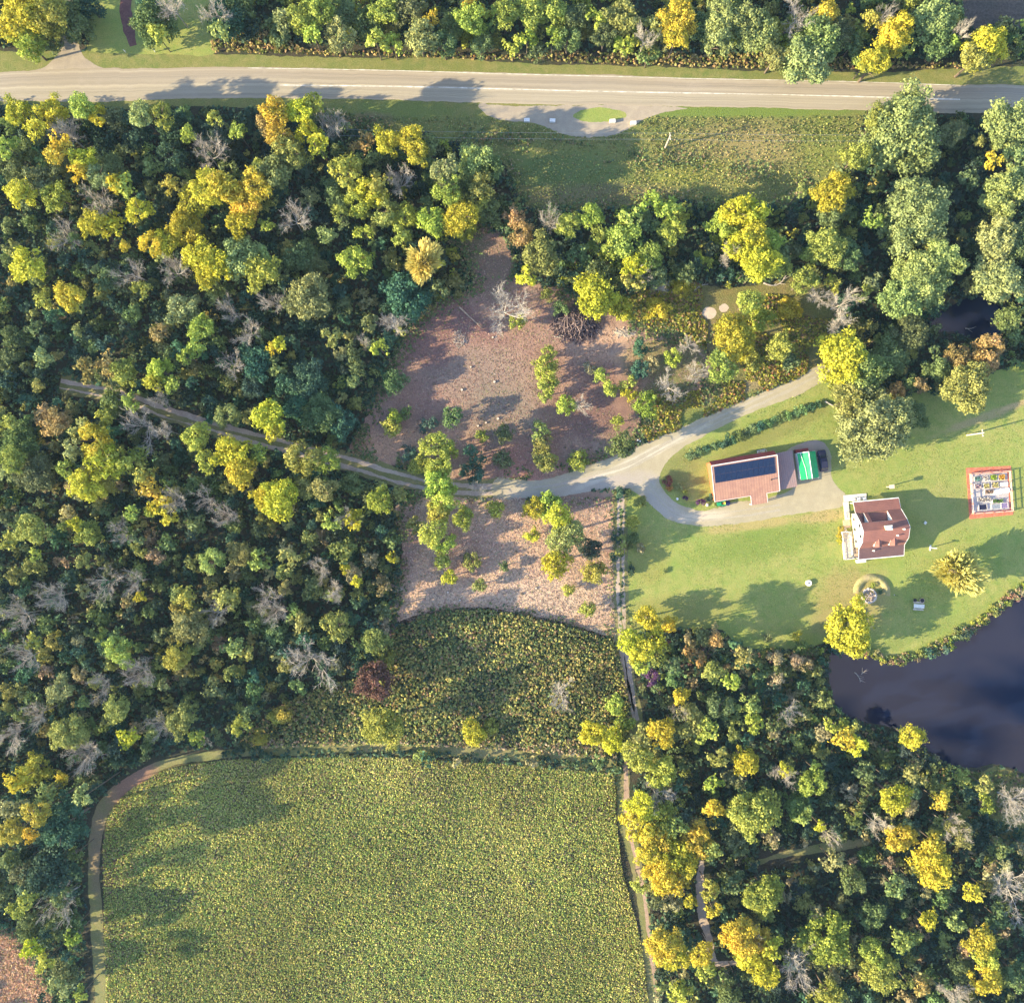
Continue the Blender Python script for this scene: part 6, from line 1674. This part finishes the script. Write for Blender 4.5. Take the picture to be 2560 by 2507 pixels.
# ------------------------------------------------------------------ planted shrubs: the row along the driveway, island plants, garden plants
HEDGE = [(1725, 1138), (1748, 1132), (1765, 1122), (1785, 1118), (1806, 1108), (1826, 1100), (1842, 1088), (1862, 1086), (1880, 1072), (1898, 1066), (1916, 1058), (1934, 1052), (1952, 1046), (1972, 1040), (1990, 1030), (2008, 1026), (2026, 1018), (2046, 1010)]
for k, (px, py) in enumerate(HEDGE):
    me, r0, hg0 = CROWNS['S'][k % 7]
    rr = random.uniform(12, 17) * S; s = rr / r0
    lab = f"bushy blue-green plant in the row along the driveway, {(ORD + ['sixteenth', 'seventeenth', 'eighteenth'])[k]} from the fork end"
    t = thing('row_shrub', lab, 'shrub', P(px, py), random.uniform(0, 6.28), 'leafy plants in the row along the driveway')
    c = link('foliage', me, t); c.location = (0, 0, .42 * hg0 * s * .7); c.scale = (s, s, s * .7); c.color = (*jit(random.choice([COLR['B'], COLR['M'], (.20, .30, .12)]), .2), 1)
    q = MB(); q.tube((0, 0, 0), (0, 0, .5), .06, .05, 5); q.build('stem', M_BARK, t)
YARD = [(1667, 1202, 15, (.26, .09, .08), 'reddish shrub at the west tip of the island between driveway and barn'), (1673, 1218, 11, (.50, .27, .08), 'rusty orange shrub just south of the reddish shrub on the drive island'), (1712, 1246, 8, COLR['P'], 'small dark purple plant beside the white stone at the drive curve'),
        (1750, 1257, 13, COLR['P'], 'purple bush near the southwest corner of the barn'), (1700, 1215, 12, (.36, .36, .14), 'pale olive ring of plants in the middle of the drive island'), (1712, 1230, 8, COLR['L'], 'small lime green plant in the drive island'),
        (1780, 1240, 12, COLR['B'], 'blue-green bush against the west wall of the barn'), (1788, 1262, 9, COLR['S'], 'pale green bush beside the garden tractor'), (2100, 1322, 9, COLR['G'], 'golden yellow bush along the house deck, north one'), (2098, 1338, 10, COLR['G'], 'golden yellow bush along the house deck, middle one'), (2097, 1353, 9, COLR['Y'], 'golden yellow bush along the house deck, south one'),
        (1600, 1255, 18, COLR['K'], 'olive bush where the straight path meets the driveway'), (1546, 1230, 16, COLR['B'], 'dark bush at the head of the straight path, west side'), (1568, 1232, 12, COLR['M'], 'green bush at the head of the straight path, east side'), (1538, 1350, 16, COLR['B'], 'dark bush on the west side of the straight path, upper one'), (1536, 1390, 15, COLR['B'], 'dark bush on the west side of the straight path, lower one'),
        (1575, 1368, 10, COLR['M'], 'green bush on the east side of the straight path, by the lawn'), (1575, 1425, 14, COLR['D'], 'dark low bush beside the path at the west end of the lawn'), (1600, 1370, 16, COLR['T'], 'tan dry bush at the lawn edge east of the straight path'), (1660, 1428, 8, COLR['S'], 'small grey-green plant alone on the west lawn'), (2150, 1485, 9, COLR['K'], 'olive weeds on the west rim of the fire pit'), (2180, 1462, 9, COLR['L'], 'yellow-green weeds on the north rim of the fire pit'), (2200, 1478, 8, COLR['B'], 'dark weeds at the east rim of the fire pit')]
for (px, py, r_, colr, lab) in YARD:
    me, r0, hg0 = CROWNS['S'][int(px + py) % 7]; s = r_ * S / r0
    t = thing('shrub', lab, 'shrub', P(px, py), random.uniform(0, 6.28))
    c = link('foliage', me, t); c.location = (0, 0, .45 * hg0 * s * .8); c.scale = (s, s, s * .8); c.color = (*colr, 1)
    q = MB(); q.tube((0, 0, 0), (0, 0, .4), .06, .05, 5); q.build('stem', M_BARK, t)
g = np.random.default_rng(5)
for (t, a, b_, colr) in GARDEN_PLANTS:
    n = int(a * b_ * 150)
    p = np.stack([g.uniform(-a + .1, a - .1, n), g.uniform(-b_ + .1, b_ - .1, n), g.uniform(.26, .6, n)], 1)
    V = leaf_quads(p, g.normal(size=(n, 3)) * .6 + np.array([0, 0, 1.]), g.uniform(.16, .34, n), np.full(n, 1.3), g)
    cc = np.array(colr) * g.uniform(.6, 1.3, (n, 1))
    link('plants', quads_mesh('plants', V, M_LEAFC, g.uniform(0, 1, n), cc), t)

# ------------------------------------------------------------------ thin blue air volume added to lift the dark shade
hz = MB(); hz.box(-420, 420, -420, 420, -1.0, HC + 3.0)
mh = bpy.data.materials.new('shade_lift_air'); mh.use_nodes = True
hn = mh.node_tree; hn.nodes.clear()
vo_ = hn.nodes.new('ShaderNodeVolumePrincipled'); vo_.inputs['Color'].default_value = (0.50, 0.72, 1.0, 1); vo_.inputs['Density'].default_value = 0.00006
oo = hn.nodes.new('ShaderNodeOutputMaterial'); hn.links.new(vo_.outputs['Volume'], oo.inputs['Volume'])
tag(hz.build('shade_lift_haze', mh), kind='stuff')
